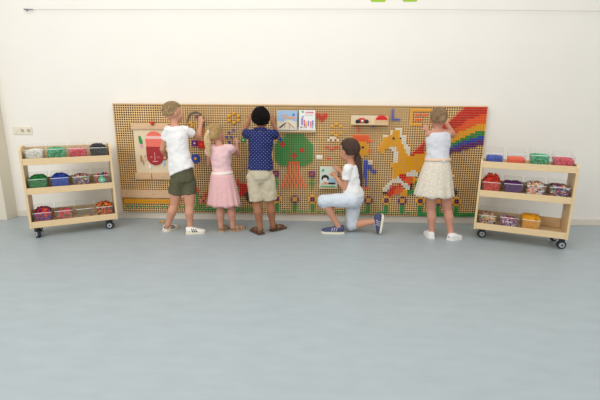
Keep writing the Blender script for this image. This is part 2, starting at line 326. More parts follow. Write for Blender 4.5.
def rest_pegs():
    src = peg_bm(); src.verts.index_update(); pv = [v.co.copy() for v in src.verts]; pf = [[v.index for v in f.verts] for f in src.faces]; src.free()
    vs, fs, mi = [], [], []
    for j, row in enumerate(MOSAIC):
        for start, count, colour in row:
            for k in range(start, start+count):
                p = cellpos(k, j); b = len(vs)
                vs += [tuple(p+q) for q in pv]; fs += [tuple(b+q for q in f) for f in pf]; mi += [colour]*len(pf)
    return vs, fs, mi
tag(obj('mosaic_pegs', rest_pegs(), [PEG[k] for k in 'roygbvwk']), 'pegs pressed into the board as rainbow, yellow horse, green tree crown and grass', 'pegs', kind='stuff')

# ------------------------------------------------------------------ things fixed on the pegboard
FY = BY-.0005
def ledge(name, label, u0, v0, u1, v1, y=-.1, lip=.02, group=None):
    a, b = at(u0, v0, y), at(u1, v1, y); L = b.x-a.x; H = a.z-b.z
    t = thing(name, label, 'shelf', (a.x, FY, b.z), group=group)
    obj('back_board', B((0, L, -.012, 0, 0, H)), pale_ply, t, bevel=.002)
    obj('tray', B((0, L, y-FY, -.012, 0, .008)), ply, t, bevel=.001)
    obj('front_lip', B((0, L, y-FY-.006, y-FY, 0, lip)), ply, t, bevel=.001)
    return t
# activity panel with the red jug face
t = thing('activity_panel', 'pale wooden activity panel with a red round-bottomed jar picture, left on the pegboard', 'panel', (-1.62, FY, .43))
PW, PH = .345, .55
obj('panel', B((0, PW, -.012, 0, .02, PH-.02)), pale_ply, t, bevel=.003)
obj('rail', B((-.012, PW+.012, -.028, -.0125, PH-.055, PH+.0)), rail_m, t, bevel=.004)
obj('rail', B((-.012, PW*.45, -.028, -.0125, 0, .065)), rail_m, t, bevel=.004)
obj('rail', B((PW*.47, PW+.012, -.028, -.0125, 0, .065)), rail_m, t, bevel=.004)
def disc(bm, cx, cz, rx, rz, y0, y1, n=32, a0=0, a1=2*pi, mi=0):
    full = abs(a1-a0-2*pi) < 1e-6; k = n if full else n+1
    A = [(cx+rx*cos(a0+(a1-a0)*i/n), cz+rz*sin(a0+(a1-a0)*i/n)) for i in range(k)]
    f = [bm.verts.new((x, y0, z)) for x, z in A]; b = [bm.verts.new((x, y1, z)) for x, z in A]
    bm.faces.new(f).material_index = mi; bm.faces.new(b[::-1]).material_index = mi
    for i in range(k): bm.faces.new((f[i], b[i], b[(i+1) % k], f[(i+1) % k])).material_index = mi
def poly_prism(bm, pts, y0, y1, mi=0):
    f = [bm.verts.new((x, y0, z)) for x, z in pts]; b = [bm.verts.new((x, y1, z)) for x, z in pts]; k = len(pts)
    bm.faces.new(f).material_index = mi; bm.faces.new(b[::-1]).material_index = mi
    for i in range(k): bm.faces.new((f[i], b[i], b[(i+1) % k], f[(i+1) % k])).material_index = mi
dred = mat('dark_red_paint', 'A81420', .45); coral = mat('coral_paint', 'F0705E', .5); pinkp = mat('pale_pink_paint', 'F2C4BC', .5)
cx = .205
bm = bmesh.new(); disc(bm, cx, .385, .088, .092, -.018, -.0125); obj('coral_rim', bm, coral, t)
obj('pale_band', B((cx-.084, cx+.084, -.021, -.0185, .402, .430)), pinkp, t, bevel=.002)
obj('coral_band', B((cx-.083, cx+.083, -.024, -.0185, .324, .400)), coral, t, bevel=.003)
bm = bmesh.new(); disc(bm, cx, .235, .082, .092, -.026, -.0185, a0=pi, a1=2*pi); box(bm, cx-.082, cx+.082, -.026, -.0185, .2352, .3235)
jar = obj('red_jar', bm, dred, t)
bm = bmesh.new(); box(bm, cx-.002, cx+.002, -.028, -.0262, .19, .27); box(bm, cx-.025, cx+.025, -.028, -.0262, .178, .184)
for sx in (-1, 1): box(bm, cx+sx*.035-.012, cx+sx*.035+.012, -.028, -.0262, .222, .226)
obj('white_line_marks', bm, pinkp, jar)
for sx in (-1, 1):
    bm = bmesh.new(); torus_z(bm, (cx+sx*.092, -.02, .22), .022, .005, n=18); obj('handle', bm, pinkp if sx < 0 else dred, t)
def blob(name, cx_, cz_, rx, rz, m, p=t):
    bm = bmesh.new(); disc(bm, cx_, cz_, rx, rz, -.02, -.0125, n=18); return obj(name, bm, m, p)
bm = bmesh.new(); poly_prism(bm, [(.052, .43), (.07, .43), (.088, .375), (.085, .352), (.06, .352), (.052, .39)], -.02, -.0125); obj('green_shape', bm, PEG['g'], t)
blob('pink_shape', .073, .33, .016, .02, mat('soft_pink', 'E7A7B4', .5)); blob('brown_shape', .062, .205, .010, .035, mat('tan_paint', 'B48A5E', .5))
blob('brown_shape', .082, .165, .006, .025, MATS['tan_paint']); blob('white_shape', .145, .125, .012, .02, white_m)
blob('pale_blue_shape', .29, .165, .011, .035, mat('pale_blue', 'AFC0D4', .5))
a = at(153, 123, -.075)
bm = bmesh.new(); ell(bm, (0, 0, 0), (.019, .016, .019)); rb = obj('red_ball', bm, PEG['r'], loc=(a.x, -.0955, a.z-.002)); tag(rb, 'small red ball on top of the activity panel', 'ball')
bm = bmesh.new(); cone(bm, (0, 0, .017), (0, 0, .027), .003, .002, 8); obj('stalk', bm, black_m, rb)
# yellow peg bar low left
t = thing('wooden_bar', 'long plain wooden bar fixed low on the left end of the pegboard', 'rail', (-1.79, FY, .235))
obj('bar', B((0, .66, -.022, 0, .0, .082)), rail_m, t, bevel=.004)
for x in (.05, .33, .61):
    bm = bmesh.new(); cone(bm, (x, -.022, .041), (x, -.0245, .041), .006, .005, 10); obj('screw', bm, steel, t)
# book ledges, books
ledge('book_ledge', 'narrow wooden ledge under the two picture books at the top of the board', 276, 127.5, 316, 132.5, -.093, .010)
def book(name, label, u0, v0, u1, v1, y, cover, deco, tilt=0, d=.012):
    a, b = at(u0, v0, y), at(u1, v1, y); L = b.x-a.x; H = a.z-b.z
    t = thing(name, label, 'book', (a.x, y, b.z)); t.rotation_euler = (tilt, 0, 0)
    obj('pages', B((.003, L-.003, .0022, d-.0022, .003, H-.003)), white_m, t)
    c = obj('cover', B((0, L, 0, .002, 0, H), (0, L, d-.002, d, 0, H), (0, .002, .0021, d-.0021, 0, H)), cover, t)
    for nm, mm, polys in deco:
        bm = bmesh.new()
        for k, pp in enumerate(polys): poly_prism(bm, [(x*L, z*H) for x, z in pp], -.0012-.0002*k, -.0001)
        obj(nm, bm, mm, c)
    return t
def rc(x0, z0, x1, z1): return [(x0, z0), (x1, z0), (x1, z1), (x0, z1)]
skyb = mat('sky_blue_print', '9FC3E4', .5); cream = mat('cream_print', 'E9DDC6', .5); orp = mat('orange_print', 'EFA777', .5); brp = mat('brown_print', 'BFA184', .5)
lbl = mat('blue_print', '4A7FCF', .5); grp_ = mat('green_print', '4FAF7E', .5); pnk = mat('pink_print', 'E2607E', .5); lil = mat('lilac_print', '9C87C4', .5); ylp = mat('yellow_print', 'E8C45C', .5)
book('picture_book', 'picture book with sky blue cover and pale domed buildings, left one on the ledge', 277, 110.5, 297, 130.3, -.086, skyb,
     [('ground_print', cream, [[(.02, .02), (.98, .02), (.98, .42), (.75, .50), (.5, .56), (.3, .42), (.02, .5)]]),
      ('title_print', orp, [rc(.30, .58, .36, .70), rc(.38, .58, .45, .70), rc(.47, .58, .54, .70), rc(.56, .58, .62, .70), rc(.64, .58, .72, .70), rc(.74, .58, .80, .70), rc(.82, .58, .92, .70), rc(.18, .76, .55, .80)]),
      ('blue_spot_print', lbl, [[(.74, .78), (.80, .72), (.88, .74), (.90, .82), (.82, .86)]]),
      ('roof_print', brp, [[(.1, .14), (.42, .40), (.46, .36), (.14, .08)], [(.5, .38), (.54, .42), (.92, .10), (.86, .08)], rc(.36, .1, .4, .34), rc(.6, .08, .64, .28)])])
book('picture_book', 'white picture book cover with a crowd of colourful figures, right one on the ledge', 299, 110, 315, 130.3, -.086, white_m,
     [('title_print', pnk, [rc(.42, .84, .48, .92), rc(.5, .84, .56, .92), rc(.58, .84, .64, .92), rc(.66, .84, .74, .92), rc(.76, .84, .88, .92)]),
      ('subtitle_print', brp, [rc(.35, .74, .85, .765)]),
      ('green_leaf_print', grp_, [[(.12, .9), (.2, .96), (.3, .95), (.32, .88), (.22, .86)]]),
      ('lilac_figures_print', lil, [rc(.14, .26, .26, .62), rc(.55, .2, .64, .48), rc(.8, .22, .9, .5), rc(.1, .1, .2, .2)]),
      ('pink_crowd_print', pnk, [rc(.3, .2, .38, .52), rc(.7, .18, .77, .44), rc(.44, .1, .5, .2)]),
      ('yellow_figures_print', ylp, [rc(.42, .22, .52, .44), rc(.66, .1, .74, .17), rc(.24, .12, .36, .18)]),
      ('blue_figures_print', lbl, [rc(.2, .64, .3, .7), rc(.36, .14, .41, .3), rc(.8, .1, .86, .2)])])
ledge('book_ledge', 'narrow wooden ledge holding the pale open book by the kneeling girl', 319, 184.5, 338, 189, -.092, .008)
book('picture_book', 'pale green picture book with a round black-haired face beside the kneeling girl', 320, 166.5, 337, 187.5, -.085, mat('pale_green_cover', 'D6E0D2', .5),
     [('blue_print', mat('pale_blue_print', 'A9C9DC', .5), [rc(.5, .15, .95, .45)]),
      ('green_print', grp_, [rc(.04, .02, .9, .08), [(.08, .8), (.2, .92), (.26, .82), (.16, .72)]]),
      ('orange_print', orp, [[(.1, .12), (.9, .16), (.88, .24), (.4, .22), (.12, .2)]]),
      ('hair_print', black_m, [[(.08, .42), (.14, .56), (.3, .62), (.48, .56), (.54, .42), (.46, .34), (.4, .46), (.22, .46), (.16, .34)]]),
      ('face_print', white_m, [[(.22, .34), (.3, .28), (.4, .34), (.4, .46), (.22, .46)]]),
      ('pink_print', pnk, [rc(.26, .2, .38, .26)])])
# toy ledge with car and dome
tl = ledge('toy_ledge', 'wooden toy ledge at the top of the board carrying a toy car and red dome', 352, 115.3, 388.5, 125, -.103, .012)
def z_at(v, u=365, y=-.1): return at(u, v, y).z
zt = at(370, 125, -.1).z+.0085
c = thing('toy_car', 'small red toy car with black wheels on the toy ledge', 'toy car', (at(362, 123, -.08).x, -.078, zt))
obj('car_body', B((-.06, .06, -.014, .014, .014, .036), (-.03, .024, -.012, .012, .0361, .055)), PEG['r'], c, bevel=.004)
for x in (-.041, .041):
    bm = bmesh.new(); cone(bm, (x, -.0175, .0215), (x, .0175, .0215), .021, .021, 20); obj('wheel', bm, black_m, c)
bm = bmesh.new(); ell(bm, (.0, -.0135, .028), .012); obj('white_ball', bm, white_m, c)
dm = thing('toy_dome', 'orange-red half-round toy dome at the right end of the toy ledge', 'toy', (at(381.5, 123, -.08).x, -.078, zt))
bm = bmesh.new(); disc(bm, 0, .038, .056, .042, -.012, .012, a0=0, a1=pi); obj('dome', bm, PEG['r'], dm, bevel=.001)
obj('base_block', B((-.056, .056, -.012, .012, 0, .0378)), rail_m, dm)
for k in range(5):
    bm = bmesh.new(); x = -.034+k*.017; ell(bm, (x, -.0, .038+.042*math.sqrt(max(0, 1-(x/.056)**2))+.003), .006, seg=8); obj('knob', bm, PEG['o'], dm)
# ball rings
SPOT = ('top', 'upper left', 'upper right', 'lower left', 'lower right', 'bottom')
def balls(cs, m, y, r, label, group):
    for k, (u, v) in enumerate(cs):
        bm = bmesh.new(); ell(bm, (0, 0, 0), r, seg=14); cone(bm, (0, r*.8, 0), (0, r+.012, 0), .004, .004, 8)
        p = at(u, v, y); tag(obj('ball_peg', bm, m, loc=(p.x, BY-r+.0-.001, p.z)), label % ((SPOT if len(cs) == 6 else ('topmost', 'second highest', 'left middle', 'right middle', 'lowest'))[k]), 'peg', group)
balls([(234, 113.4), (229, 116), (238.4, 116), (229.4, 120.4), (238.4, 120.3), (234, 122.7)], PEG['y'], -.06, .016, '%s round yellow peg of the ring left of the black-haired boy', 'yellow ball ring left')
balls([(336.6, 123.8), (332, 126.5), (341, 126.5), (331.9, 133), (340.9, 133), (336.5, 135.4)], PEG['y'], -.06, .0145, '%s round yellow peg of the ring above the kneeling girl', 'yellow ball ring right')
balls([(233.8, 130), (229.4, 132.5), (227, 137), (231.6, 137), (229.4, 142)], PEG['b'], -.06, .012, '%s round blue peg above the right hand of the girl in pink', 'blue ball pegs')
# gears and discs by the blond boy's hand
def gear(label, u, v, r, m, cm, teeth=10, y=-.06, sq=False):
    p = at(u, v, y); g = thing('toy_gear' if not sq else 'square_block', label, 'toy gear' if not sq else 'toy block', (p.x, BY-.0005, p.z))
    bm = bmesh.new()
    if sq: box(bm, -r, r, -.012, 0, -r, r)
    else: poly_prism(bm, [(rr*cos(a_), rr*sin(a_)) for k in range(teeth*4) for rr, a_ in (((r if k % 4 < 2 else r*.86), 2*pi*k/(teeth*4)),)], -.012, 0)
    obj('plate', bm, m, g, bevel=.001); bm = bmesh.new(); cone(bm, (0, -.0121, 0), (0, -.02, 0), r*.32, r*.26, 14); obj('hub', bm, cm, g); return g
gear('round blue toy gear with yellow hub below the blond boy\'s raised arm', 195.5, 158.5, .047, PEG['b'], PEG['y'], 14)
gear('square red block with an orange hub between blond boy and ponytail girl', 201.6, 144.5, .036, PEG['r'], PEG['o'], sq=True)
gear('square purple block with a white hub beside the blond boy\'s shirt', 194.6, 143.2, .030, PEG['v'], PEG['w'], sq=True)
gear('small yellow gear with purple hub above the blond boy\'s shoulder', 190, 124.5, .030, PEG['y'], PEG['v'], 8)
gear('tiny purple gear inside the grey bead hoop', 196.5, 116.5, .016, PEG['v'], PEG['y'], 8)
gear('small green gear held near the black-haired boy\'s sleeve', 243.2, 140, .026, PEG['g'], PEG['w'], 8)
gear('small blue gear near the right elbow of the black-haired boy', 280.3, 139.5, .018, PEG['b'], PEG['b'], 8)
bm = bmesh.new(); p = at(195.8, 121.5, -.06)
for k in range(40):
    a_ = 2*pi*k/40
    if 4.6 < a_ < 5.2: continue
    ell(bm, (.080*cos(a_), 0, .088*sin(a_)), .0078, seg=8)
tag(obj('bead_hoop', bm, mat('dark_beads', '5A5658', .5), loc=(p.x, BY-.0085, p.z)), 'hoop of small grey beads behind the blond boy\'s raised hand', 'bead hoop')
p = at(203.6, 132.5, -.06)
tag(obj('orange_rod', B((-.006, .006, -.010, 0, -.05, .05)), PEG['o'], loc=(p.x, FY, p.z), bevel=.003), 'thin upright orange rod beside the blond boy\'s raised elbow', 'rod')
p = at(319.4, 157.2, -.06)
pl = tag(obj('white_plate', B((-.03, .03, -.009, 0, -.017, .017)), white_m, loc=(p.x, FY, p.z), bevel=.003), 'small white plate with two dark dots right of the tree', 'plate')
for sx in (-1, 1):
    bm = bmesh.new(); cone(bm, (sx*.012, -.0091, -.003), (sx*.012, -.0105, -.003), .005, .005, 10); obj('dot', bm, brp, pl)
p = at(204, 165, -.06)
pp = [at(198, 163, -.06), at(201, 164, -.062), at(204, 161, -.062), at(206, 154, -.06), at(207, 148, -.06)]
bm = bmesh.new(); chain(bm, pp, [.0022]*len(pp), 8); o = obj('grey_cord', bm, grey_m); tag(o, 'thin grey cord curling right of the blue gear', 'cord')
p = floor_at(162.2, 222.5)
bm = bmesh.new(); cone(bm, (-.02, 0, .008), (.02, 0.006, .008), .008, .007, 10); cone(bm, (-.02, 0, .0125), (-.028, 0, .0125), .0125, .012, 10)
tag(obj('loose_peg', bm, PEG['y'], loc=(p.x, p.y, 0)), 'loose yellow peg lying on the floor behind the blond boy\'s left shoe', 'peg')

# ------------------------------------------------------------------ wall fittings
a, b = at(12.6, 126.6, -.006), at(32.6, 134.6, -.006)
s = thing('socket_plate', 'cream triple wall socket plate above the left cart', 'socket', (a.x, 0, b.z))
L, H = b.x-a.x, a.z-b.z
cream_pl = mat('cream_plastic', 'E9E0CC', .4)
obj('plate', B((0, L, -.009, -.0003, 0, H)), cream_pl, s, bevel=.003)
for k in range(3):
    bm = bmesh.new(); x = L*(k+.5)/3; torus_z(bm, (x, -.0095, H/2), .021, .0025, n=20); obj('socket_ring', bm, cream_pl, s)
    if k:
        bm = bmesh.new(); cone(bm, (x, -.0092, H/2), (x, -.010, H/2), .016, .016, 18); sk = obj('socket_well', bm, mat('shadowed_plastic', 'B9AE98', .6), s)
        for sx in (-1, 1):
            bm = bmesh.new(); cone(bm, (x+sx*.008, -.0101, H/2), (x+sx*.008, -.0108, H/2), .0025, .0025, 8); obj('pin_hole', bm, black_m, sk)
    else:
        obj('rocker', B((x-.014, x+.014, -.013, -.0092, H/2-.017, H/2+.017)), cream_pl, s, bevel=.002)
wr = thing('picture_wire', 'thin grey hanging wire stretched along the top of the white wall', 'wire', (0, 0, 0))
wp = [(24, 9.3), (40, 9.5), (120, 9.6), (300, 9.0), (400, 9.2), (500, 10.2), (625, 11.5)]
bm = bmesh.new(); chain(bm, [at(u, v, -.03) for u, v in wp], [.0015]*len(wp), 8); obj('wire', bm, mat('grey_wire', 'AEABA2', .5), wr)
a = at(25, 9.3, -.03); bm = bmesh.new(); cone(bm, a, a+V((0, .0298, 0)), .007, .01, 12); cone(bm, a+V((-.01, 0, 0)), a+V((.075, 0, -.001)), .007, .005, 10); obj('tensioner', bm, steel, wr)
a = at(624, 11.5, -.03); bm = bmesh.new(); cone(bm, a, a+V((0, .0298, 0)), .007, .01, 12); obj('anchor', bm, steel, wr)
gp = mat('lime_paper', '9FCB2B', .7)
for u0, v0, u1, lab in ((370.5, 1.8, 386, 'left'), (402.5, 1.6, 417.5, 'right')):
    a, b = at(u0, v0, -.004), at(u1, v0, -.004)
    bm = bmesh.new(); W_ = b.x-a.x; poly_prism(bm, [(0, .012), (.012, 0), (W_-.012, 0), (W_, .012), (W_, .16), (0, .16)], -.0015, 0)
    tag(obj('paper_foot', bm, gp, loc=(a.x, -.0005, a.z)), 'lime green paper shape at the top edge of the wall, the %s one' % lab, 'paper')

# ------------------------------------------------------------------ carts and bins
def cart(label, loc, rz, W, D, side_top, rail_top, spots):
    t = thing('storage_cart', label, 'cart', loc, rz)
    tk = .018; z0 = .098
    for x in (0, W-tk):
        bm = bmesh.new(); poly = [(0, z0), (D, z0), (D, side_top), (.03, side_top), (0, side_top-.02)]
        f = [bm.verts.new((x, y, z)) for y, z in poly]; g = [bm.verts.new((x+tk, y, z)) for y, z in poly]; n = len(poly)
        bm.faces.new(f[::-1]); bm.faces.new(g)
        for i in range(n): bm.faces.new((f[i], f[(i+1) % n], g[(i+1) % n], g[i]))
        bmesh.ops.recalc_face_normals(bm, faces=bm.faces); obj('side_panel', bm, ply, t, bevel=.002)
    g = tk+.0005
    for k, z in enumerate((z0+.004, .40, .652)):
        obj('shelf_board', B((g, W-g, .0165, D-.0005, z, z+.014)), ply, t)
        obj('front_lip', B((g, W-g, .0005, .016, z, z+.055)), ply, t, bevel=.002)
        rt = (z+.10) if k < 2 else rail_top
        obj('back_rail', B((g, W-g, D-.014, D-.001, z+.0145, rt)), ply, t, bevel=.002)
    for x, y, sw in spots:
        cst = bmesh.new(); cone(cst, (0, 0, .0975), (0, 0, .085), .022, .02, 14); box(cst, -.016, .016, -.018, .018, .070, .0862)
        box(cst, -.0165, -.0125, -.010, .018, .034, .0705); box(cst, .0125, .0165, -.010, .018, .034, .0705)
        c = obj('caster', cst, black_m, t); c.location = (x, y, 0); c.rotation_euler = (0, 0, sw)
        bm = bmesh.new(); cone(bm, (-.011, 0, .036), (.011, 0, .036), .036, .036, 28); obj('wheel', bm, black_m, c)
        bm = bmesh.new(); cone(bm, (-.0185, 0, .036), (.0185, 0, .036), .022, .022, 20); obj('wheel_hub', bm, grey_m, c)
        bm = bmesh.new(); cone(bm, (-.0195, 0, .036), (.0195, 0, .036), .008, .008, 12); obj('axle_cap', bm, black_m, c)
    return t
LROT, RROT = math.atan2(.358, .607), math.atan2(-.283, .658)
LCART = dict(loc=(-2.288, -.754, 0), rz=LROT, W=.70, D=.32)
RCART = dict(loc=(1.602, -.514, 0), rz=RROT, W=.716, D=.34)
cart('birch plywood bin cart on casters at the left end of the board', (-2.288, -.754, 0), LROT, .70, .32, .80, .785, ((.045, .06, .5), (.628, .055, 1.25), (.05, .26, -.3), (.63, .26, .8)))
cart('birch plywood bin cart on casters at the right end of the board', (1.602, -.514, 0), RROT, .716, .34, .715, .70, ((.07, .10, -1.2), (.685, .065, -1.3), (.07, .28, .5), (.66, .28, 2.2)))
BW, BD, BHF, BHB = .144, .25, .108, .145
def bin_mesh():
    bm = bmesh.new(); s = .91; th = .002
    def ring(w, y0, y1, zf, zb): return [V((-w, y0, zf)), V((w, y0, zf)), V((w, y1, zb)), V((-w, y1, zb))]
    w = BW/2
    out = [ring(w*s, .012, BD-.012, .001, .001), ring(w, 0, BD, BHF, BHB)]
    inn = [ring(w-th, th, BD-th, BHF, BHB), ring(w*s-th, .012+th, BD-.012-th, .003, .003)]
    R_ = [[bm.verts.new(p) for p in r] for r in out+inn]
    for j in range(3):
        for i in range(4): bm.faces.new((R_[j][i], R_[j][(i+1) % 4], R_[j+1][(i+1) % 4], R_[j+1][i]))
    bm.faces.new(R_[0][::-1]); bm.faces.new(R_[3]); return bm
def rim_mesh():
    bm = bmesh.new(); w = BW/2; e = .003
    P = [V((-w, -.001, BHF)), V((w, -.001, BHF)), V((w, BD, BHB)), V((-w, BD, BHB))]
    for i in (0,): cone(bm, P[i]+V((0, 0, .0014)), P[(i+1) % 4]+V((0, 0, .0014)), .0024 if i == 0 else .0012, .0024 if i == 0 else .0012, 8)
    return bm
_b = bpy.data.meshes.new('storage_bin'); q = bin_mesh(); q.to_mesh(_b); q.free(); _b.materials.append(clear_m)
_r = bpy.data.meshes.new('rim'); q = rim_mesh(); q.to_mesh(_r); q.free(); _r.materials.append(rim_m)
def piece(kind, s):
    bm = bmesh.new()
    if kind == 'peg': cone(bm, (0, 0, -s), (0, 0, s), s*.42, s*.42, 6, smooth=False); cone(bm, (0, 0, s*.5), (0, 0, s), s*.8, s*.8, 6, smooth=False)
    else:
        k = 10; poly_prism(bm, [((s if i % 2 else s*.62)*cos(2*pi*i/k), (s if i % 2 else s*.62)*sin(2*pi*i/k)) for i in range(k)], -s*.28, s*.28)
    bm.verts.index_update(); v = [x.co.copy() for x in bm.verts]; f = [[y.index for y in x.verts] for x in bm.faces]; bm.free(); return v, f
def pile(keys, fill, heap, kind='peg', s=.0095, seed=1, n=420):
    rnd = random.Random(seed); pv, pf = piece(kind, s); vs, fs, mi = [], [], []
    def wz(z): t_ = min(1, z/BHF); return BW/2*(.91+.09*t_)-.0035-s
    # packed core
    hz = max(.012, fill-s)
    b = len(vs)
    for z, sh in ((.0045, 0), (hz*.97, 0)):
        w_ = wz(z)-.0005; vs += [(-w_, .018+s, z), (w_, .018+s, z), (w_, BD-.022-s, z), (-w_, BD-.022-s, z)]
    for f in ((3, 2, 1, 0), (4, 5, 6, 7), (0, 1, 5, 4), (1, 2, 6, 5), (2, 3, 7, 6), (3, 0, 4, 7)): fs.append(tuple(b+k for k in f)); mi.append(0)
    def put(p):
        R = Matrix.Rotation(rnd.random()*6.28, 3, 'X') @ Matrix.Rotation(rnd.random()*6.28, 3, 'Y') @ Matrix.Rotation(rnd.random()*6.28, 3, 'Z')
        b = len(vs)
        vs.extend([tuple(p+R@q) for q in pv]); fs.extend([tuple(b+q for q in f) for f in pf]); mi.extend([rnd.randrange(len(keys))]*len(pf))
    for k in range(n):
        side = rnd.random()
        if side < .36: z = rnd.uniform(.004+s, max(fill, .005+s)); p = V((rnd.uniform(-1, 1)*wz(z), .0155+s*.9, z))
        elif side < .48: z = rnd.uniform(.004+s, max(fill, .005+s)); p = V((rnd.choice((-1, 1))*wz(z), rnd.uniform(.016+s, BD-.02-s), z))
        else:
            x, y = rnd.uniform(-1, 1), rnd.uniform(0, 1); z = fill+heap*max(0, 1-x**4)*max(0, 1-(2*y-1)**4)*rnd.uniform(.55, 1)
            p = V((x*wz(min(fill, BHF)), .018+s+y*(BD-.04-2*s), z))
        put(p)
    return vs, fs, mi
def put_bin(cart_, where, x, z, label, plabel, keys, fill=.06, heap=.02, kind='peg', s=.0095, y=.022, pieces=None, seed=1, n=420):
    M = Matrix.Rotation(cart_['rz'], 3, 'Z'); loc = V(cart_['loc'])+M@V((x, y, z+.0005))
    o = bpy.data.objects.new('storage_bin', _b); COL.objects.link(o); o.location = loc; o.rotation_euler = (0, 0, cart_['rz'])
    tag(o, label, 'bin'); r = bpy.data.objects.new('rim', _r); COL.objects.link(r); r.parent = o
    if pieces is None:
        p = obj('peg_pile', pile(keys, fill, heap, kind, s, seed, n), [PEG[k] for k in keys]); p.location = loc; p.rotation_euler = (0, 0, cart_['rz'])
        tag(p, plabel, 'pegs', kind='stuff')
    else:
        for k, (c, px, py, pz, R, ss, lab) in enumerate(pieces):
            bm = bmesh.new(); n = 12
            poly_prism(bm, [((ss if i % 2 else ss*.72)*cos(2*pi*i/(2*n)), (ss if i % 2 else ss*.72)*sin(2*pi*i/(2*n))) for i in range(2*n)], -.004, .004)
            q = obj('toy_gear', bm, PEG[c], bevel=.0008); q.rotation_euler = (R[0], R[1], R[2]+cart_['rz']); q.location = loc+M@V((px, py, pz))
            bm = bmesh.new(); cone(bm, (0, -.0041, 0), (0, -.008, 0), ss*.3, ss*.3, 12); obj('hub', bm, PEG['w' if c != 'w' else 'r'], q)
            tag(q, lab, 'toy gear')
ZS = (.117, .415, .667)
XL = [.018+.083+i*.1662 for i in range(4)]
L_ = LCART; s_ = ' of the left cart'
put_bin(L_, 0, XL[0], ZS[2], 'clear bin of white pegs, top shelf'+s_, 'white pegs heaped in the first top bin'+s_, 'w', .085, .014, seed=1)
put_bin(L_, 0, XL[1], ZS[2], 'clear bin of green pegs, top shelf'+s_, 'green pegs in a clear bin on the top shelf'+s_, 'gm', .098, .010, seed=2)
put_bin(L_, 0, XL[2], ZS[2], 'clear bin of red pegs, top shelf'+s_, 'red pegs in a clear bin on the top shelf'+s_, 'rp', .088, .006, seed=3)
put_bin(L_, 0, XL[3], ZS[2], 'clear bin overflowing with black pegs, right end of the top shelf'+s_, 'black pegs heaped above the bin rim', 'k', .100, .030, seed=4, s=.011)
put_bin(L_, 0, XL[0], ZS[1], 'clear bin of green pegs, middle shelf'+s_, 'dark green pegs heaped in the left middle bin'+s_, 'g', .095, .035, seed=5)
put_bin(L_, 0, XL[1], ZS[1], 'clear bin heaped with blue pegs, middle shelf'+s_, 'blue pegs heaped in a clear bin'+s_, 'b', .095, .035, seed=6)
put_bin(L_, 0, XL[2], ZS[1], 'clear bin of mixed bright pegs, middle shelf'+s_, 'mixed bright pegs in the third middle bin'+s_, 'yrvgwb', .085, .03, seed=7)
rnd = random.Random(3)
pcs = [('m', 0, .030, .062, (0, 0, 0), .036, 'mint green gear standing at the front of the gear bin')]
for k, (c, nm) in enumerate((('o', 'orange'), ('r', 'red'), ('g', 'green'), ('b', 'blue'), ('r', 'dark red'))):
    pcs.append((c, -.040+.020*k, .065+.03*(k % 2), .082+.004*k, (0, 0, 1.2), .034, '%s gear standing in the gear bin, %s of the row behind the mint gear' % (nm, ('first', 'second', 'third', 'fourth', 'fifth')[k])))
for k, (c, nm) in enumerate((('r', 'red'), ('b', 'blue'))):
    pcs.append((c, (-.032, .034)[k], .028, .032, (0, 0, 0), .021, 'small %s gear at the foot of the mint green gear' % nm))
put_bin(L_, 0, XL[3], ZS[1], 'clear bin of toy gears, right end of the middle shelf'+s_, '', 'm', pieces=pcs)
put_bin(L_, 0, XL[0], ZS[0], 'clear bin of orange, black and purple shapes, bottom shelf'+s_, 'orange, black and purple shapes heaped in the lower left bin', 'orvkbr', .095, .035, 'star', .016, seed=8)
put_bin(L_, 0, XL[1], ZS[0], 'clear bin of red and green pieces, bottom shelf'+s_, 'red and green pieces in the second bottom bin'+s_, 'rrgp', .062, .025, 'star', .017, seed=9)
put_bin(L_, 0, XL[2], ZS[0], 'nearly empty clear bin, bottom shelf'+s_, '', 'y', pieces=[
    ('y', .01, .05, .030, (1.2, 0, .2), .026, 'yellow gear in the nearly empty bin'), ('b', -.012, .04, .018, (1.4, 0, .5), .024, 'blue gear in the nearly empty bin'),
    ('r', .03, .09, .02, (1.5, 0, .9), .02, 'red gear in the nearly empty bin')])
put_bin(L_, 0, XL[3], ZS[0], 'clear bin of red and black pieces, end of bottom shelf'+s_, 'red, black and yellow pieces in the lower right bin'+s_, 'rrkyok', .098, .03, 'star', .013, seed=10)
XR = [.018+.085+i*.170 for i in range(4)]
R_ = RCART; s_ = ' of the right cart'
put_bin(R_, 0, XR[0], ZS[2], 'clear bin with a thin layer of blue pegs, top shelf'+s_, 'thin layer of blue pegs in the first top bin'+s_, 'b', .066, .006, seed=11)
put_bin(R_, 0, XR[1], ZS[2], 'clear bin of orange pegs, top shelf'+s_, 'thin layer of orange pegs on the top shelf'+s_, 'o', .064, .004, seed=12)
put_bin(R_, 0, XR[2], ZS[2], 'clear bin of green pegs, top shelf'+s_, 'green pegs in a clear bin on the top shelf'+s_, 'gm', .095, .008, seed=13)
put_bin(R_, 0, XR[3], ZS[2], 'clear bin of red pegs, top shelf'+s_, 'red pegs in a clear bin on the top shelf'+s_, 'rp', .080, .01, seed=14)
put_bin(R_, 0, XR[0], ZS[1], 'clear bin heaped with red pegs, middle shelf'+s_, 'red pegs heaped above the rim, middle shelf'+s_, 'rro', .105, .062, seed=15, n=520)
put_bin(R_, 0, XR[1], ZS[1], 'clear bin of purple pegs, middle shelf'+s_, 'purple pegs in a clear bin'+s_, 'v', .098, .012, seed=16)
put_bin(R_, 0, XR[2], ZS[1], 'clear bin of white and bright pieces, middle shelf'+s_, 'mostly white mixed pieces in the third middle bin'+s_, 'wwwowvy', .10, .025, 'star', .012, seed=17)
put_bin(R_, 0, XR[3], ZS[1], 'clear bin of multicoloured pieces, right end of the middle shelf'+s_, 'blue, orange, green and red pieces in the last middle bin'+s_, 'bogrvwk', .098, .015, 'star', .013, seed=18)
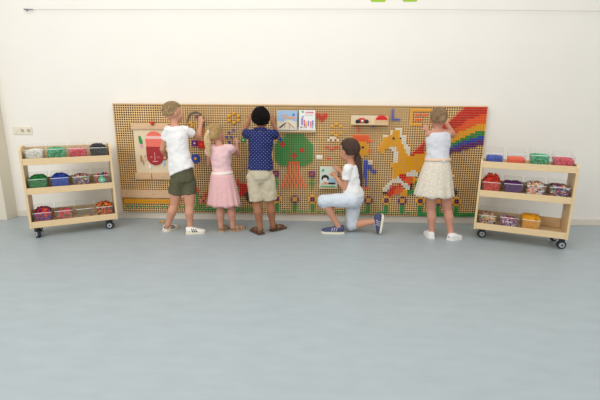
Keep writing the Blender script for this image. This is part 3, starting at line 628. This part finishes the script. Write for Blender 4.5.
put_bin(R_, 0, XR[0], ZS[0], 'clear bin of small mixed links, bottom shelf'+s_, 'pink, green and yellow links in the lower left bin'+s_, 'pgyvw', .080, .015, 'star', .015, seed=19)
put_bin(R_, 0, XR[1], ZS[0], 'clear bin half filled with tan and blue pieces, bottom shelf'+s_, 'tan and blue pieces in the second bottom bin'+s_, 'bovw', .062, .012, 'star', .016, seed=20)
put_bin(R_, 0, XR[2], ZS[0], 'clear bin full of yellow pegs, bottom shelf'+s_, 'yellow pegs in the third bottom bin'+s_, 'y', .112, .012, seed=21)

# ------------------------------------------------------------------ children
SKIN = {'fair': mat('fair_skin', 'CE967A', .55, .03, 30, spec=.3), 'fair_rosy': mat('rosy_skin', 'C9917A', .55, .03, 30, spec=.3), 'brown': mat('brown_skin', 'A06A4C', .5, .04, 30, spec=.35)}
eye_w = mat('eye_white', 'EDEAE4', .3); eye_i = mat('iris', '3E3128', .3)
def ori(f, up=ZUP):
    f = V(f).normalized(); r = f.cross(V(up)).normalized(); return r, f, r.cross(f).normalized()
def R3(r, f, u): return Matrix((r, f, u)).transposed()
def hand(bm, wrist, tip, palm_n, side, size=1.0, curl=.5):
    """palm and five unequal fingers; palm_n = direction the palm faces; side = +1 thumb towards d x n"""
    w_, t_ = V(wrist), V(tip); d = (t_-w_).normalized(); n = (V(palm_n)-V(palm_n).dot(d)*d).normalized(); s = d.cross(n)*side
    k = size; pc = w_+d*.030*k
    ell(bm, pc, (.026*k, .034*k, .0125*k), R3(s, d, n), seg=12)
    ell(bm, w_+d*.018*k+s*.012*k+n*.004*k, (.014*k, .02*k, .011*k), R3(s, d, n), seg=10)
    for i, (o, l) in enumerate(((.020, .050), (.007, .056), (-.006, .052), (-.019, .042))):
        b0 = w_+d*.052*k+s*o*k; l *= k; fan = s*(o*.25)
        d1 = (d+fan*2+n*.25*curl).normalized(); d2 = (d+n*1.0*curl).normalized(); d3 = (d+n*2.0*curl).normalized()
        p1 = b0+d1*l*.42; p2 = p1+d2*l*.32; p3 = p2+d3*l*.26
        chain(bm, [b0-d*.01*k, p1, p2, p3], [.0075*k, .0068*k, .0062*k, .0054*k], 8)
    b0 = w_+d*.016*k+s*.020*k; p1 = b0+(d*.6+s*.8+n*.2).normalized()*.022*k; p2 = p1+(d*.9+s*.35+n*.3).normalized()*.02*k
    chain(bm, [b0, p1, p2], [.010*k, .008*k, .0066*k], 8)
def head(bm, c, f, up, k):
    r, f, u = ori(f, up); R = R3(r, f, u); P = lambda x, y, z: V(c)+(r*x+f*y+u*z)*k
    ell(bm, P(0, -.008, .014), (.073*k, .090*k, .086*k), R, 24); ell(bm, P(0, .022, -.030), (.058*k, .062*k, .070*k), R, 20)
    ell(bm, P(0, .050, -.080), (.024*k, .022*k, .018*k), R, 12); ell(bm, P(0, .076, -.018), (.0085*k, .012*k, .022*k), R, 10); ell(bm, P(0, .086, -.030), (.0105*k, .012*k, .009*k), R, 10)
    ell(bm, P(0, .075, -.056), (.021*k, .012*k, .0045*k), R, 10); ell(bm, P(0, .073, -.064), (.017*k, .012*k, .005*k), R, 10)
    for s in (-1, 1):
        ell(bm, P(s*.036, .050, -.035), (.022*k, .026*k, .022*k), R, 12)
        ell(bm, P(s*.074, -.004, -.010), (.007*k, .018*k, .026*k), R @ Matrix.Rotation(s*.35, 3, 'Z'), 12)
    return P, R
def make_person(S):
    p = thing('person', S['label'], 'person', S['base']); base = V(S['base']); k = S['k']
    def L(o): o.location = -base; return o      # meshes are laid out in room coordinates
    sk = SKIN[S['skin']]; J = {n: at(*q) for n, q in S['J'].items()}
    rt, fw, _ = ori(S['face'])
    pel, nk = J['pelvis'], J['neck']; lean = V(S.get('lean', (0, 0, 0)))
    def spine(t): return pel.lerp(nk, t)+lean*4*t*(1-t)
    ax = (nk-pel).normalized(); rt = (rt-ax*rt.dot(ax)).normalized(); fw = ax.cross(rt).normalized()
    T = S['torso']
    def width(t):
        for i in range(len(T)-1):
            if T[i][0] <= t <= T[i+1][0]:
                q = (t-T[i][0])/(T[i+1][0]-T[i][0]); q = q*q*(3-2*q); return T[i][1]+(T[i+1][1]-T[i][1])*q, T[i][2]+(T[i+1][2]-T[i][2])*q
        return (T[0] if t < T[0][0] else T[-1])[1:]
    def rings(t0, t1, n, ex, fn=None):
        out = []
        for i in range(n+1):
            t = t0+(t1-t0)*i/n; a, b = width(t); e = ex(t) if callable(ex) else ex
            q = [spine(t), rt*(a+e), fw*(b+e)]
            if fn: q.append(fn(t))
            out.append(q)
        return out
    # body: one continuous skin
    bm = bmesh.new(); loft(bm, rings(-.06, 1.0, 16, 0)); k = S.get('hk', k)
    P, R = head(bm, J['head'], S['look'], S.get('hup', (0, 0, 1)), k)
    chain(bm, [spine(.93), J['head'].lerp(spine(1), .35)], [.040*k, .036*k]); hk = k; k = S['k']
    for sd in 'LR':
        s, e, w_, tp = J[sd+'sh'], J[sd+'el'], J[sd+'wr'], J[sd+'tip']
        chain(bm, [spine(.9), s, s.lerp(e, .45), e, e.lerp(w_, .3), w_], [.04*k, .036*k, .031*k, .0255*k, .026*k, .0175*k])
        hand(bm, w_, tp, S.get('palm', (0, 1, 0)), S['thumb'][sd], .92*k)
        h, kn, an = J[sd+'hip'], J[sd+'kn'], J[sd+'an']
        calf = kn.lerp(an, .32)+V(S.get(sd+'calf', (0, -.010, 0)))
        chain(bm, [h, h.lerp(kn, .5), kn, calf, kn.lerp(an, .7), an], [.066*k, .056*k, .040*k, .043*k, .031*k, .0255*k], 16)
        F = S[sd+'foot']; hl = F['heel']; d = F['dir'].normalized(); up = F.get('up', ZUP); ln = F['len']
        chain(bm, [an, hl+d*ln*.14+up*.030, hl+d*ln*.55+up*.026, hl+d*ln*.86+up*.016], [.026*k, .024*k, .022*k, .013*k])
        for q in (-.024, -.012, 0, .012, .022):
            sv = d.cross(up); chain(bm, [hl+d*ln*.78+up*.015+sv*q*.8, hl+d*(ln*(.94-abs(q-(.01 if q > 0 else 0))*1.5))+up*.012+sv*q], [.009*k, .007*k], 8)
    L(remesh(obj('body', bm, sk, p), .0045, 3))
    k = hk
    for s in (-1, 1):
        bm = bmesh.new(); ell(bm, P(s*.029, .061, -.004), .0118*k, seg=12); e = L(obj('eye', bm, eye_w, p))
        bm = bmesh.new(); ell(bm, P(s*.029, .0698, -.004), .0050*k, seg=10); obj('iris', bm, eye_i, e)
    S['_ctx'] = dict(p=p, J=J, spine=spine, rings=rings, rt=rt, fw=fw, ax=ax, P=P, R=R, k=k, L=L, width=width)
    return S['_ctx']
def shirt(c, name, m, t0, t1, ex, sleeve=.5, flare=None, sr=.046, hemtilt=0, neck=True, folds=.0):
    J, k, bm = c['J'], c['k'], bmesh.new()
    def fn(t): return lambda a: 1+folds*max(0, 1-t)*(sin(5*a+1)+.6*sin(9*a+t*5))
    rg = c['rings'](t0, t1, 14, (flare or (lambda t: ex)), fn if folds else None)
    for i, q in enumerate(rg): q[1] = q[1]+c['ax']*hemtilt*max(0, 1-i/7)
    loft(bm, rg)
    if sleeve:
        for sd in 'LR':
            s, e = J[sd+'sh'], J[sd+'el']; q = s.lerp(e, sleeve)
            ell(bm, s, (sr-.004)*k); cone(bm, s.lerp(c['spine'](.88), .55), s, sr*k, (sr-.004)*k, 14); cone(bm, s, q, (sr-.005)*k, sr*k, 14)
    else:
        for sd in 'LR':
            s = J[sd+'sh']; a_ = c['spine'](.78)+c['rt']*(.05 if (s-c['spine'](.9)).dot(c['rt']) > 0 else -.05)
            top = c['spine'](.955)+c['rt']*(.052 if (s-c['spine'](.9)).dot(c['rt']) > 0 else -.052)*k
            for off in (-.035, .035): cone(bm, a_+c['fw']*off*1.2, top, .016, .013, 10)
            ell(bm, top, .013)
    o = c['L'](remesh(obj(name, bm, m, c['p']), .0055, 4, folds=.016)); return o
def shorts(c, name, m, t1, frac, r0, r1, rk=None, ex=.014):
    J, bm = c['J'], bmesh.new()
    loft(bm, c['rings'](-.10, t1, 8, ex))
    ell(bm, c['spine'](-.08), (r0*1.25, r0*1.05, r0*.9), R3(c['rt'], c['fw'], c['ax']), 20)
    for sd in 'LR':
        h, kn = J[sd+'hip'], J[sd+'kn']; e = h.lerp(kn, min(1, frac))
        cone(bm, h, e, r0, r1 if frac <= 1 else rk, 18); ell(bm, h, r0)
        if frac > 1:
            an = J[sd+'an']; ell(bm, kn, rk); cone(bm, kn, kn.lerp(an, frac-1), rk, r1, 18)
    return c['L'](remesh(obj(name, bm, m, c['p']), .0055, 9, folds=.014))
def skirt(c, name, m, t_top, drop, a0, b0, a1, b1, ripples, amp, shift=(0, 0, 0), thick=.003, lay=None):
    bm = bmesh.new(); top = c['spine'](t_top); rings_ = []
    rt = V((c['rt'].x, c['rt'].y, 0)).normalized(); fw = V((-rt.y, rt.x, 0))
    for j in range(15):
        q = j/14; a, b = a0+(a1-a0)*q**.75, b0+(b1-b0)*q**.75; ctr = top+V(shift)*q-ZUP*drop*q
        fn = (lambda q: (lambda t: 1+amp*q*(sin(ripples*t)+.5*sin(ripples*.62*t+1.3)+.3*sin(ripples*1.7*t+q*2))))(q)
        rings_.append((ctr, rt*a, fw*b, fn))
    vr = loft(bm, rings_, 120, cap=False)
    for v in vr[-1]: v.co.z += .006*sin(7*math.atan2(v.co.y-top.y, v.co.x-top.x))
    o = c['L'](obj(name, bm, m, c['p'], smooth=True)); s = o.modifiers.new('thickness', 'SOLIDIFY'); s.thickness = thick; s.offset = 0; return o
def hair_cap(c, m, color_k=1.0, grow=1.0, cut=-.03, locks=120, seed=1, ln=1.0, back=.0, lr=.006, low=.6):
    """close shell over the skull plus combed locks running from the crown"""
    P, R, k = c['P'], c['R'], c['k']; rnd = random.Random(seed); bm = bmesh.new()
    g = grow; rx, ry, rz = .078*g, .094*g, .090*g
    cc = (0, -.012-back, .016)
    n1, n2 = 32, 18
    # shell: points of the ellipsoid kept where hair grows; lower limit depends on direction
    def lim(th):      # th: 0 = right, pi/2 = face, -pi/2 = nape
        q_ = max(0, min(1, (.55-sin(th))/.95)); return radians(64+q_*q_*(3-2*q_)*low*100)
    outer = []
    for j in range(n2+1):
        row = []
        for i in range(n1):
            th = 2*pi*i/n1; ph = lim(th)*j/n2
            row.append(bm.verts.new(P(cc[0]+rx*sin(ph)*cos(th), cc[1]+ry*sin(ph)*sin(th), cc[2]+rz*cos(ph))))
        outer.append(row)
    inner = []
    for j in range(n2+1):
        row = []
        for i in range(n1):
            th = 2*pi*i/n1; ph = lim(th)*j/n2; q = .86
            row.append(bm.verts.new(P(cc[0]+rx*q*sin(ph)*cos(th), cc[1]+ry*q*sin(ph)*sin(th), cc[2]+rz*q*cos(ph))))
        inner.append(row)
    for j in range(n2):
        for i in range(n1):
            n = (i+1) % n1
            bm.faces.new((outer[j][i], outer[j+1][i], outer[j+1][n], outer[j][n])); bm.faces.new((inner[j][i], inner[j][n], inner[j+1][n], inner[j+1][i]))
    for i in range(n1):
        n = (i+1) % n1; bm.faces.new((outer[n2][i], inner[n2][i], inner[n2][n], outer[n2][n]))
    bmesh.ops.remove_doubles(bm, verts=bm.verts, dist=1e-5)
    for f in bm.faces: f.smooth = True
    for q in range(locks):
        th = rnd.uniform(0, 2*pi); L0 = lim(th); a0 = rnd.uniform(0, L0*.6); a1 = min(L0*1.03, a0+rnd.uniform(.5, .9)*ln); sw = rnd.uniform(-.25, .25); pts = []
        for s in range(6):
            t = s/5; ph = a0+(a1-a0)*t; a = th+sw*t; e = 1.0+.035*sin(pi*t)+.01*rnd.random()
            pts.append(P(cc[0]+rx*e*sin(ph)*cos(a), cc[1]+ry*e*sin(ph)*sin(a), cc[2]+rz*e*cos(ph)))
        for s in range(5): cone(bm, pts[s], pts[s+1], lr*k*(.5+.5*sin(pi*(s+.3)/5.6)), lr*k*(.5+.5*sin(pi*(s+1.3)/5.6)), 6)
    return c['L'](obj('hair', bm, m, c['p']))
def strand_bundle(bm, path, rad, n=26, seed=1, lr=.0045, wave=.15):
    rnd = random.Random(seed); fine = []; fr = []
    for i in range(len(path)-1):
        p0, p1, p2, p3 = path[max(i-1, 0)], path[i], path[i+1], path[min(i+2, len(path)-1)]
        for s in range(4):
            t = s/4; fine.append(.5*((2*p1)+(p2-p0)*t+(2*p0-5*p1+4*p2-p3)*t*t+(3*p1-p0-3*p2+p3)*t**3)); fr.append(rad[i]+(rad[i+1]-rad[i])*t)
    path, rad = fine+[path[-1]], fr+[rad[-1]]; N = len(path)
    chain(bm, path, [r*.8 for r in rad], 12)
    for q in range(n):
        a = 2*pi*q/n+rnd.random()*.3; ph = rnd.random()*6; pts = []
        for i, (p_, r_) in enumerate(zip(path, rad)):
            d = (V(path[min(i+1, N-1)])-V(path[max(i-1, 0)])); r, u, _ = frame_of(d)
            e = r_*(.92+.05*sin(i*.4+ph*3)); b = a+wave*sin(i*.3+ph); pts.append(V(p_)+(r*cos(b)+u*sin(b))*e)
        for i in range(N-1): cone(bm, pts[i], pts[i+1], lr*(1-.5*i/N), lr*(1-.5*(i+1)/N), 6)
def shoe(c, F, upper, sole, width=.034, high=.055, laces=None, stripes=None, open_top=True, heel_tab=None):
    hl, d, up, ln = F['heel'], F['dir'].normalized(), F.get('up', ZUP), F['len']; sv = d.cross(up).normalized()
    W = lambda t: width*(.78+.30*sin(pi*min(1, t*.62+.12)))*(1 if t < .82 else max(.35, math.sqrt(max(0, 1-((t-.82)/.2)**2))))*(1 if t > .08 else .82)
    bm = bmesh.new(); rr = []
    for j in range(15):
        t = j/14; hgt = high if t < .30 else (high-(t-.30)/.35*(high*.40) if t < .65 else high*.60-(t-.65)/.35*(high*.30))
        w_ = W(t); rr.append((hl+d*ln*(t*.98+.01)+up*(.014+hgt*.42), sv*w_*.97, up*(hgt*.52)))
    loft(bm, rr, 20); u = remesh(obj('shoe', bm, upper, c['p']), .004, 3); c['L'](u)
    bm = bmesh.new(); P0 = [bm.verts.new(hl+d*ln*t+sv*W(t)*s*1.06+up*z) for z in (.0005, .019) for s, ts in ((1, [i/14 for i in range(15)]), (-1, [i/14 for i in range(14, -1, -1)])) for t in ts]
    n = 30; bm.faces.new(P0[:n]); bm.faces.new(P0[n:][::-1])
    for i in range(n): bm.faces.new((P0[i], P0[(i+1) % n], P0[n+(i+1) % n], P0[n+i]))
    bmesh.ops.recalc_face_normals(bm, faces=bm.faces); obj('sole', bm, sole, u)
    if laces:
        bm = bmesh.new()
        for t in (.36, .43, .50, .57):
            z = .014+(high-(t-.30)/.35*(high*.40))*.95+.001; cone(bm, hl+d*ln*t+sv*.014+up*z, hl+d*ln*(t+.015)-sv*.014+up*z, .0025, .0025, 6)
        obj('laces', bm, laces, u)
    if stripes:
        for s in (-1, 1):
            for t in (.30, .40, .50):
                bm = bmesh.new(); z1 = .012+high*.80*(1-(t-.3)*.9)
                ww = W(t)*.985; cone(bm, hl+d*ln*(t+.07)+sv*s*ww*1.0+up*.020, hl+d*ln*t+sv*s*ww*.80+up*z1, .0045, .0045, 8); obj('stripe', bm, stripes, u)
    if heel_tab:
        bm = bmesh.new(); ell(bm, hl+d*.006+up*(high*.86), (.018, .008, .013), R3(sv, d, up), 12); obj('heel_tab', bm, heel_tab, u)
    return u
def sandal(c, F, strap, sole, width=.036, straps=((.0, .040), (.32, .055), (.62, .036), (.78, .028))):
    hl, d, up, ln = F['heel'], F['dir'].normalized(), F.get('up', ZUP), F['len']; sv = d.cross(up).normalized()
    W = lambda t: width*(.74+.32*sin(pi*min(1, t*.62+.12)))*(1 if t < .85 else math.sqrt(max(.05, 1-((t-.85)/.17)**2)))
    bm = bmesh.new(); P0 = [bm.verts.new(hl+d*(ln*(t*1.06-.03))+sv*W(t)*s+up*z) for z in (.0004, .013) for s, ts in ((1, [i/14 for i in range(15)]), (-1, [i/14 for i in range(14, -1, -1)])) for t in ts]
    n = 30; bm.faces.new(P0[:n]); bm.faces.new(P0[n:][::-1])
    for i in range(n): bm.faces.new((P0[i], P0[(i+1) % n], P0[n+(i+1) % n], P0[n+i]))
    bmesh.ops.recalc_face_normals(bm, faces=bm.faces); so = c['L'](obj('sandal', bm, sole, c['p']))
    for t, z in straps[1:]:
        bm = bmesh.new(); w_ = W(t); pts = [hl+d*ln*t+sv*(cos(a)*w_*.98)+up*(.010+sin(a)*z) for a in [pi*i/12 for i in range(13)]]
        for i in range(12): cone(bm, pts[i], pts[i+1], .006, .006, 8)
        obj('strap', bm, strap, so)
    bm = bmesh.new(); pts = [hl+d*ln*(.30-.33*sin(a))+sv*cos(a)*width*.86+up*.042 for a in [pi*i/12 for i in range(13)]]
    for i in range(12): cone(bm, pts[i], pts[i+1], .006, .006, 8)
    obj('heel_strap', bm, strap, so); return so
def belt(c, name, m, t0, t1, ex, n=3):
    bm = bmesh.new(); loft(bm, c['rings'](t0, t1, n, ex), 40); return c['L'](obj(name, bm, m, c['p'], smooth=True))
def foot(u, v, dx, dy, ln): return dict(heel=floor_at(u, v), dir=V((dx, dy, 0)).normalized(), len=ln)
TOR = [(-.15, .082, .066), (0, .094, .076), (.22, .088, .070), (.42, .080, .062), (.72, .092, .066), (.88, .082, .056), (.96, .050, .044), (1, .036, .036)]
def tor(s): return [(t, a*s, b*s) for t, a, b in TOR]

# blond boy, white t-shirt, olive shorts
tee = mat('white_cotton', 'EAE9E8', .9, .01, 10, .5, .2, sheen=.2, dist=.02)
S = dict(label='person with short blond hair in white t-shirt and olive shorts, arm raised, back turned', base=(-1.08, -.46, 0), k=.98, hk=.90, skin='fair', face=(.25, 1, 0), look=(.78, .62, .04),
         J=dict(pelvis=(182.5, 177, -.45), neck=(174.5, 124.5, -.42), head=(173.5, 112.6, -.41),
                Lsh=(167.8, 130, -.45), Lel=(162.5, 149.5, -.42), Lwr=(167.5, 157, -.27), Ltip=(170, 156, -.17),
                Rsh=(186.5, 130, -.40), Rel=(198.5, 138, -.31), Rwr=(201, 123, -.20), Rtip=(200, 113, -.13),
                Lhip=(177.5, 182, -.46), Lkn=(174.5, 205, -.45), Lan=(168, 224.5, -.455), Rhip=(188.5, 182, -.44), Rkn=(189.5, 206, -.46), Ran=(190, 226.5, -.465)),
         torso=tor(1.0), thumb=dict(L=1, R=-1), Lfoot=foot(164.8, 231.8, .35, .9, .165), Rfoot=foot(186, 233.6, .95, .25, .175))
c = make_person(S)
shirt(c, 't_shirt', tee, .10, .955, 0, .50, lambda t: .012+.018*max(0, 1-t*1.5), .047, folds=.012, hemtilt=.035)
shorts(c, 'shorts', mat('olive_cotton', '5B5A45', .9, .08, 12, .5, .2, dist=.02), .24, .50, .068, .066)
hair_cap(c, mat('blond_hair', '9A7F57', .6, .22, 60, .3), grow=1.0, locks=200, seed=2, ln=.7, lr=.0050, low=.52)
for F in (S['Lfoot'], S['Rfoot']): shoe(c, F, mat('white_leather', 'EDEAE2', .5), mat('cream_sole', 'E8DFC8', .6), .036, .052, white_m, black_m, heel_tab=black_m)

# girl in the pink dress
S = dict(label='person with long blond ponytail in a pale pink dress, back turned', base=(-.65, -.42, 0), k=.90, skin='fair_rosy', face=(.15, 1, 0), look=(.60, .8, .12),
         J=dict(pelvis=(223, 182, -.41), neck=(219.5, 144.5, -.39), head=(215.8, 134.6, -.375),
                Lsh=(210, 149, -.40), Lel=(209, 164, -.32), Lwr=(214, 154, -.2), Ltip=(217, 148, -.13),
                Rsh=(230.5, 148.5, -.385), Rel=(237.6, 154.5, -.30), Rwr=(236.8, 144, -.20), Rtip=(235, 135, -.13),
                Lhip=(219, 186, -.41), Lkn=(220.5, 208, -.42), Lan=(221, 226.5, -.425), Rhip=(229, 186, -.40), Rkn=(231.5, 208, -.41), Ran=(232.8, 226.3, -.41)),
         torso=tor(.90), thumb=dict(L=1, R=-1), Lfoot=foot(221, 232, .12, 1, .145), Rfoot=foot(231.5, 231.6, .72, .7, .15))
c = make_person(S)
pink = mat('pink_cotton', 'E6BFC1', .9, .03, 40, .2, .2, sheen=.2)
dr = shirt(c, 'dress_bodice', pink, .18, .955, 0, .28, lambda t: .014, .047, folds=.006)
sk_ = skirt(c, 'dress_skirt', mat('pink_tulle', 'E2B4B4', .9, .05, 40, .2, .2), .23, .290, .098, .085, .150, .125, 15, .035, shift=(.010, 0, 0))
belt(c, 'waistband', mat('cream_band', 'F0E6DC', .8), .21, .28, .022)
bh = mat('pale_blond_hair', 'B5955F', .6, .2, 60, .3)
hair_cap(c, bh, grow=1.02, locks=170, seed=5, ln=.8, lr=.0045, low=.56)
bm = bmesh.new(); pt = [at(*q) for q in ((210.5, 131, -.43), (208.3, 132.5, -.445), (207, 138, -.455), (207.5, 144, -.46), (208.3, 150, -.462), (209.3, 156.5, -.458))]
strand_bundle(bm, pt, [.016, .020, .026, .026, .018, .006], 28, 4); c['L'](obj('ponytail', bm, mat('ponytail_hair', 'D6BC8C', .6, .15, 60, .3), c['p']))
bm = bmesh.new(); q = at(208.8, 131.6, -.445); torus_z(bm, q, .016, .007, 'x', 16); c['L'](obj('hair_tie', bm, white_m, c['p']))
for F in (S['Lfoot'], S['Rfoot']): sandal(c, F, mat('beige_strap', 'C9B393', .6), mat('tan_sole', 'B79A74', .6), .032)

# black-haired boy
S = dict(label='person with short black curls in navy dotted polo and beige shorts, both arms raised', base=(-.27, -.46, 0), k=.98, hk=.92, skin='brown', face=(.05, 1, 0), look=(.03, 1, .22), hup=(0, -.12, 1),
         J=dict(pelvis=(260.5, 174, -.46), neck=(261, 128, -.43), head=(261, 118.6, -.415),
                Lsh=(250.3, 134, -.44), Lel=(243.5, 133.5, -.30), Lwr=(249.5, 119.5, -.22), Ltip=(254, 111, -.13),
                Rsh=(271.5, 134, -.43), Rel=(277.8, 135.5, -.30), Rwr=(272.5, 121.5, -.22), Rtip=(268.5, 112, -.13),
                Lhip=(254.5, 178, -.46), Lkn=(257.3, 204, -.46), Lan=(260.2, 228, -.48), Rhip=(267, 178, -.45), Rkn=(270.5, 203, -.43), Ran=(272.6, 225.5, -.405)),
         torso=tor(1.04), thumb=dict(L=1, R=-1), Lfoot=foot(261.8, 234.8, -.62, .78, .18), Rfoot=foot(271, 231.4, .72, .7, .18))
c = make_person(S)
navy = mat('navy_polo', '222A5C', .9, .05, 30, .2, .2)
def dots(m):
    nt = m.node_tree; b = nt.nodes['Principled BSDF']; src = b.inputs['Base Color'].links[0].from_socket
    tc = nt.nodes.new('ShaderNodeTexCoord'); mp = nt.nodes.new('ShaderNodeMapping'); mp.inputs['Scale'].default_value = (1, 0, 1); mp.inputs['Rotation'].default_value = (0, .785, 0)
    v = nt.nodes.new('ShaderNodeTexVoronoi'); v.voronoi_dimensions = '3D'; v.inputs['Scale'].default_value = 46; v.inputs['Randomness'].default_value = .0
    r = nt.nodes.new('ShaderNodeMath'); r.operation = 'LESS_THAN'; r.inputs[1].default_value = .15; mx = nt.nodes.new('ShaderNodeMix'); mx.data_type = 'RGBA'
    mx.inputs[7].default_value = (*hexc('7F8BC2'), 1); nt.links.new(tc.outputs['Object'], mp.inputs[0]); nt.links.new(mp.outputs[0], v.inputs['Vector']); nt.links.new(v.outputs['Distance'], r.inputs[0])
    nt.links.new(r.outputs[0], mx.inputs[0]); nt.links.new(src, mx.inputs[6]); nt.links.new(mx.outputs[2], b.inputs['Base Color'])
dots(navy)
po = shirt(c, 'polo_shirt', navy, .10, .93, 0, .62, lambda t: .013+.010*max(0, 1-t*1.5), .048, folds=.008)
bm = bmesh.new(); ctr = c['spine'](.94); loft(bm, [(ctr, c['rt']*.060, c['fw']*.050), (ctr+ZUP*.030, c['rt']*.050, c['fw']*.046)], 24); obj('collar', bm, navy, po, smooth=True)
shorts(c, 'shorts', mat('beige_cotton', 'C6BBA2', .9, .05, 12, .5, .2, dist=.02), .22, .86, .072, .068)
bm = bmesh.new(); P, k = c['P'], c['k']; rnd = random.Random(8)
for q in range(420):
    th, ph = rnd.uniform(0, 2*pi), math.acos(rnd.uniform(-.55, 1)); f = sin(th)
    if f > .35 and ph > 1.05 or ph > 1.9 and f > -.1: continue
    ell(bm, P(.078*sin(ph)*cos(th), -.014+.094*sin(ph)*sin(th), .018+.091*cos(ph)), .0135*k*rnd.uniform(.8, 1.15), seg=6)
ell(bm, P(0, -.02, .022), (.078*k, .088*k, .086*k), c['R'], 20)
c['L'](obj('hair', bm, mat('black_curls', '14100F', .85, .2, 80, spec=.15), c['p']))
for F in (S['Lfoot'], S['Rfoot']): sandal(c, F, mat('brown_strap', '6E5A46', .6), mat('brown_sole', '5A4938', .6), .037)

# kneeling girl
S = dict(label='person kneeling on one knee with brown ponytail, white t-shirt and light blue trousers', base=(.50, -.40, 0), k=.98, skin='fair', face=(-.80, .6, 0), look=(-.72, .68, -.05),
         J=dict(pelvis=(353.5, 199, -.40), neck=(351.5, 163, -.39), head=(348.8, 150.5, -.39),
                Lsh=(347.5, 169, -.465), Lel=(345, 188.5, -.45), Lwr=(334.5, 175.5, -.27), Ltip=(328.5, 171, -.16),
                Rsh=(354, 168.5, -.32), Rel=(346.5, 180, -.22), Rwr=(340, 170.5, -.17), Rtip=(334, 166.5, -.13),
                Lhip=(352.5, 200, -.455), Lkn=(323, 200.5, -.43), Lan=(338, 225.5, -.41), Rhip=(354, 200, -.35), Rkn=(351.5, 224.5, -.345), Ran=(374.5, 221.5, -.395)),
         torso=tor(.98), thumb=dict(L=-1, R=1), Lcalf=(.008, 0, 0), Rcalf=(0, 0, -.004), palm=(-.3, 1, 0), Lfoot=foot(344.2, 233.2, -1, .05, .215),
         Rfoot=dict(heel=at(383.5, 214.5, -.405), dir=V((-.12, -.06, -1)), up=V((-1, 0, .12)).normalized(), len=.185))
c = make_person(S)
shirt(c, 't_shirt', tee, .06, .95, 0, .52, lambda t: .012+.008*max(0, 1-t*2), .047, folds=.010)
shorts(c, 'trousers', mat('light_blue_denim', 'D0D8E0', .9, .05, 12, .5, .2, dist=.02), .12, 1.22, .072, .046, .055)
brn = mat('brown_hair', '4A3226', .5, .25, 60, .3)
hair_cap(c, brn, grow=1.03, locks=220, seed=9, ln=1.0, lr=.0045, low=.64)
bm = bmesh.new(); pt = [at(*q) for q in ((355, 153, -.42), (357.5, 157, -.42), (358.8, 163, -.425), (359.6, 170, -.43), (360.3, 177, -.425), (360.8, 184, -.42), (361, 191, -.41))]
strand_bundle(bm, pt, [.030, .030, .024, .022, .02, .016, .006], 30, 6); c['L'](obj('ponytail', bm, brn, c['p']))
nv = mat('navy_suede', '474C72', .8, .08, 60)
for F in (S['Lfoot'], S['Rfoot']): shoe(c, F, nv, mat('cream_sole', 'E8DFC8', .6), .039, .070, white_m, mat('pale_stripe', 'B9B6C4', .6))

# girl in the cream skirt
S = dict(label='person with pinned-up light brown hair in white tank top and cream lace skirt', base=(1.32, -.48, 0), k=.98, hk=.87, skin='fair_rosy', face=(.05, 1, 0), look=(-.05, 1, .10),
         J=dict(pelvis=(437, 172, -.47), neck=(438.5, 128.5, -.45), head=(438, 118.2, -.44),
                Lsh=(430, 134.5, -.455), Lel=(430, 144.5, -.34), Lwr=(427.5, 130.5, -.23), Ltip=(423.5, 120, -.13),
                Rsh=(448.8, 134, -.45), Rel=(453, 135, -.33), Rwr=(446.5, 123.5, -.25), Rtip=(441, 114, -.16),
                Lhip=(431.5, 178, -.47), Lkn=(431.2, 210, -.47), Lan=(431.8, 232, -.49), Rhip=(443, 178, -.47), Rkn=(447.5, 210, -.47), Ran=(450.6, 232, -.51)),
         torso=tor(1.0), thumb=dict(L=1, R=-1), Lfoot=foot(431.8, 239, 0, 1, .175), Rfoot=foot(448.5, 240.5, .85, .5, .155))
c = make_person(S)
shirt(c, 'tank_top', mat('grey_white_jersey', 'D6D7DC', .9, .02, 12, .5, .2, dist=.02), .24, .92, 0, 0, lambda t: .012+.012*max(0, 1-t*1.6)+.004*max(0, (t-.7)/.2), folds=.008)
lace = mat('cream_lace', 'DDD3C2', .95, .12, 60, .6, .2)
skirt(c, 'skirt', lace, .30, .325, .094, .080, .172, .140, 13, .030, shift=(-.004, 0, 0))
belt(c, 'waistband', mat('peach_band', 'EBC7A8', .8), .27, .325, .025)
hair_cap(c, mat('light_brown_hair', '8E7250', .6, .25, 60, .3), grow=1.02, locks=190, seed=11, ln=.9, lr=.0045, low=.60)
bm = bmesh.new(); rnd = random.Random(5)
for q in range(16):
    a = 2*pi*q/16; ctr = c['P'](.008, -.108, .0); ell(bm, ctr+(c['R']@V((.022*cos(a), 0, .024*sin(a)))), (.012, .014, .012), seg=8)
ell(bm, c['P'](.008, -.104, 0), .026); c['L'](obj('hair_bun', bm, MATS['light_brown_hair'], c['p']))
wl = mat('white_leather_plain', 'F1F0EE', .45)
for F in (S['Lfoot'], S['Rfoot']): shoe(c, F, wl, white_m, .032, .055, white_m)
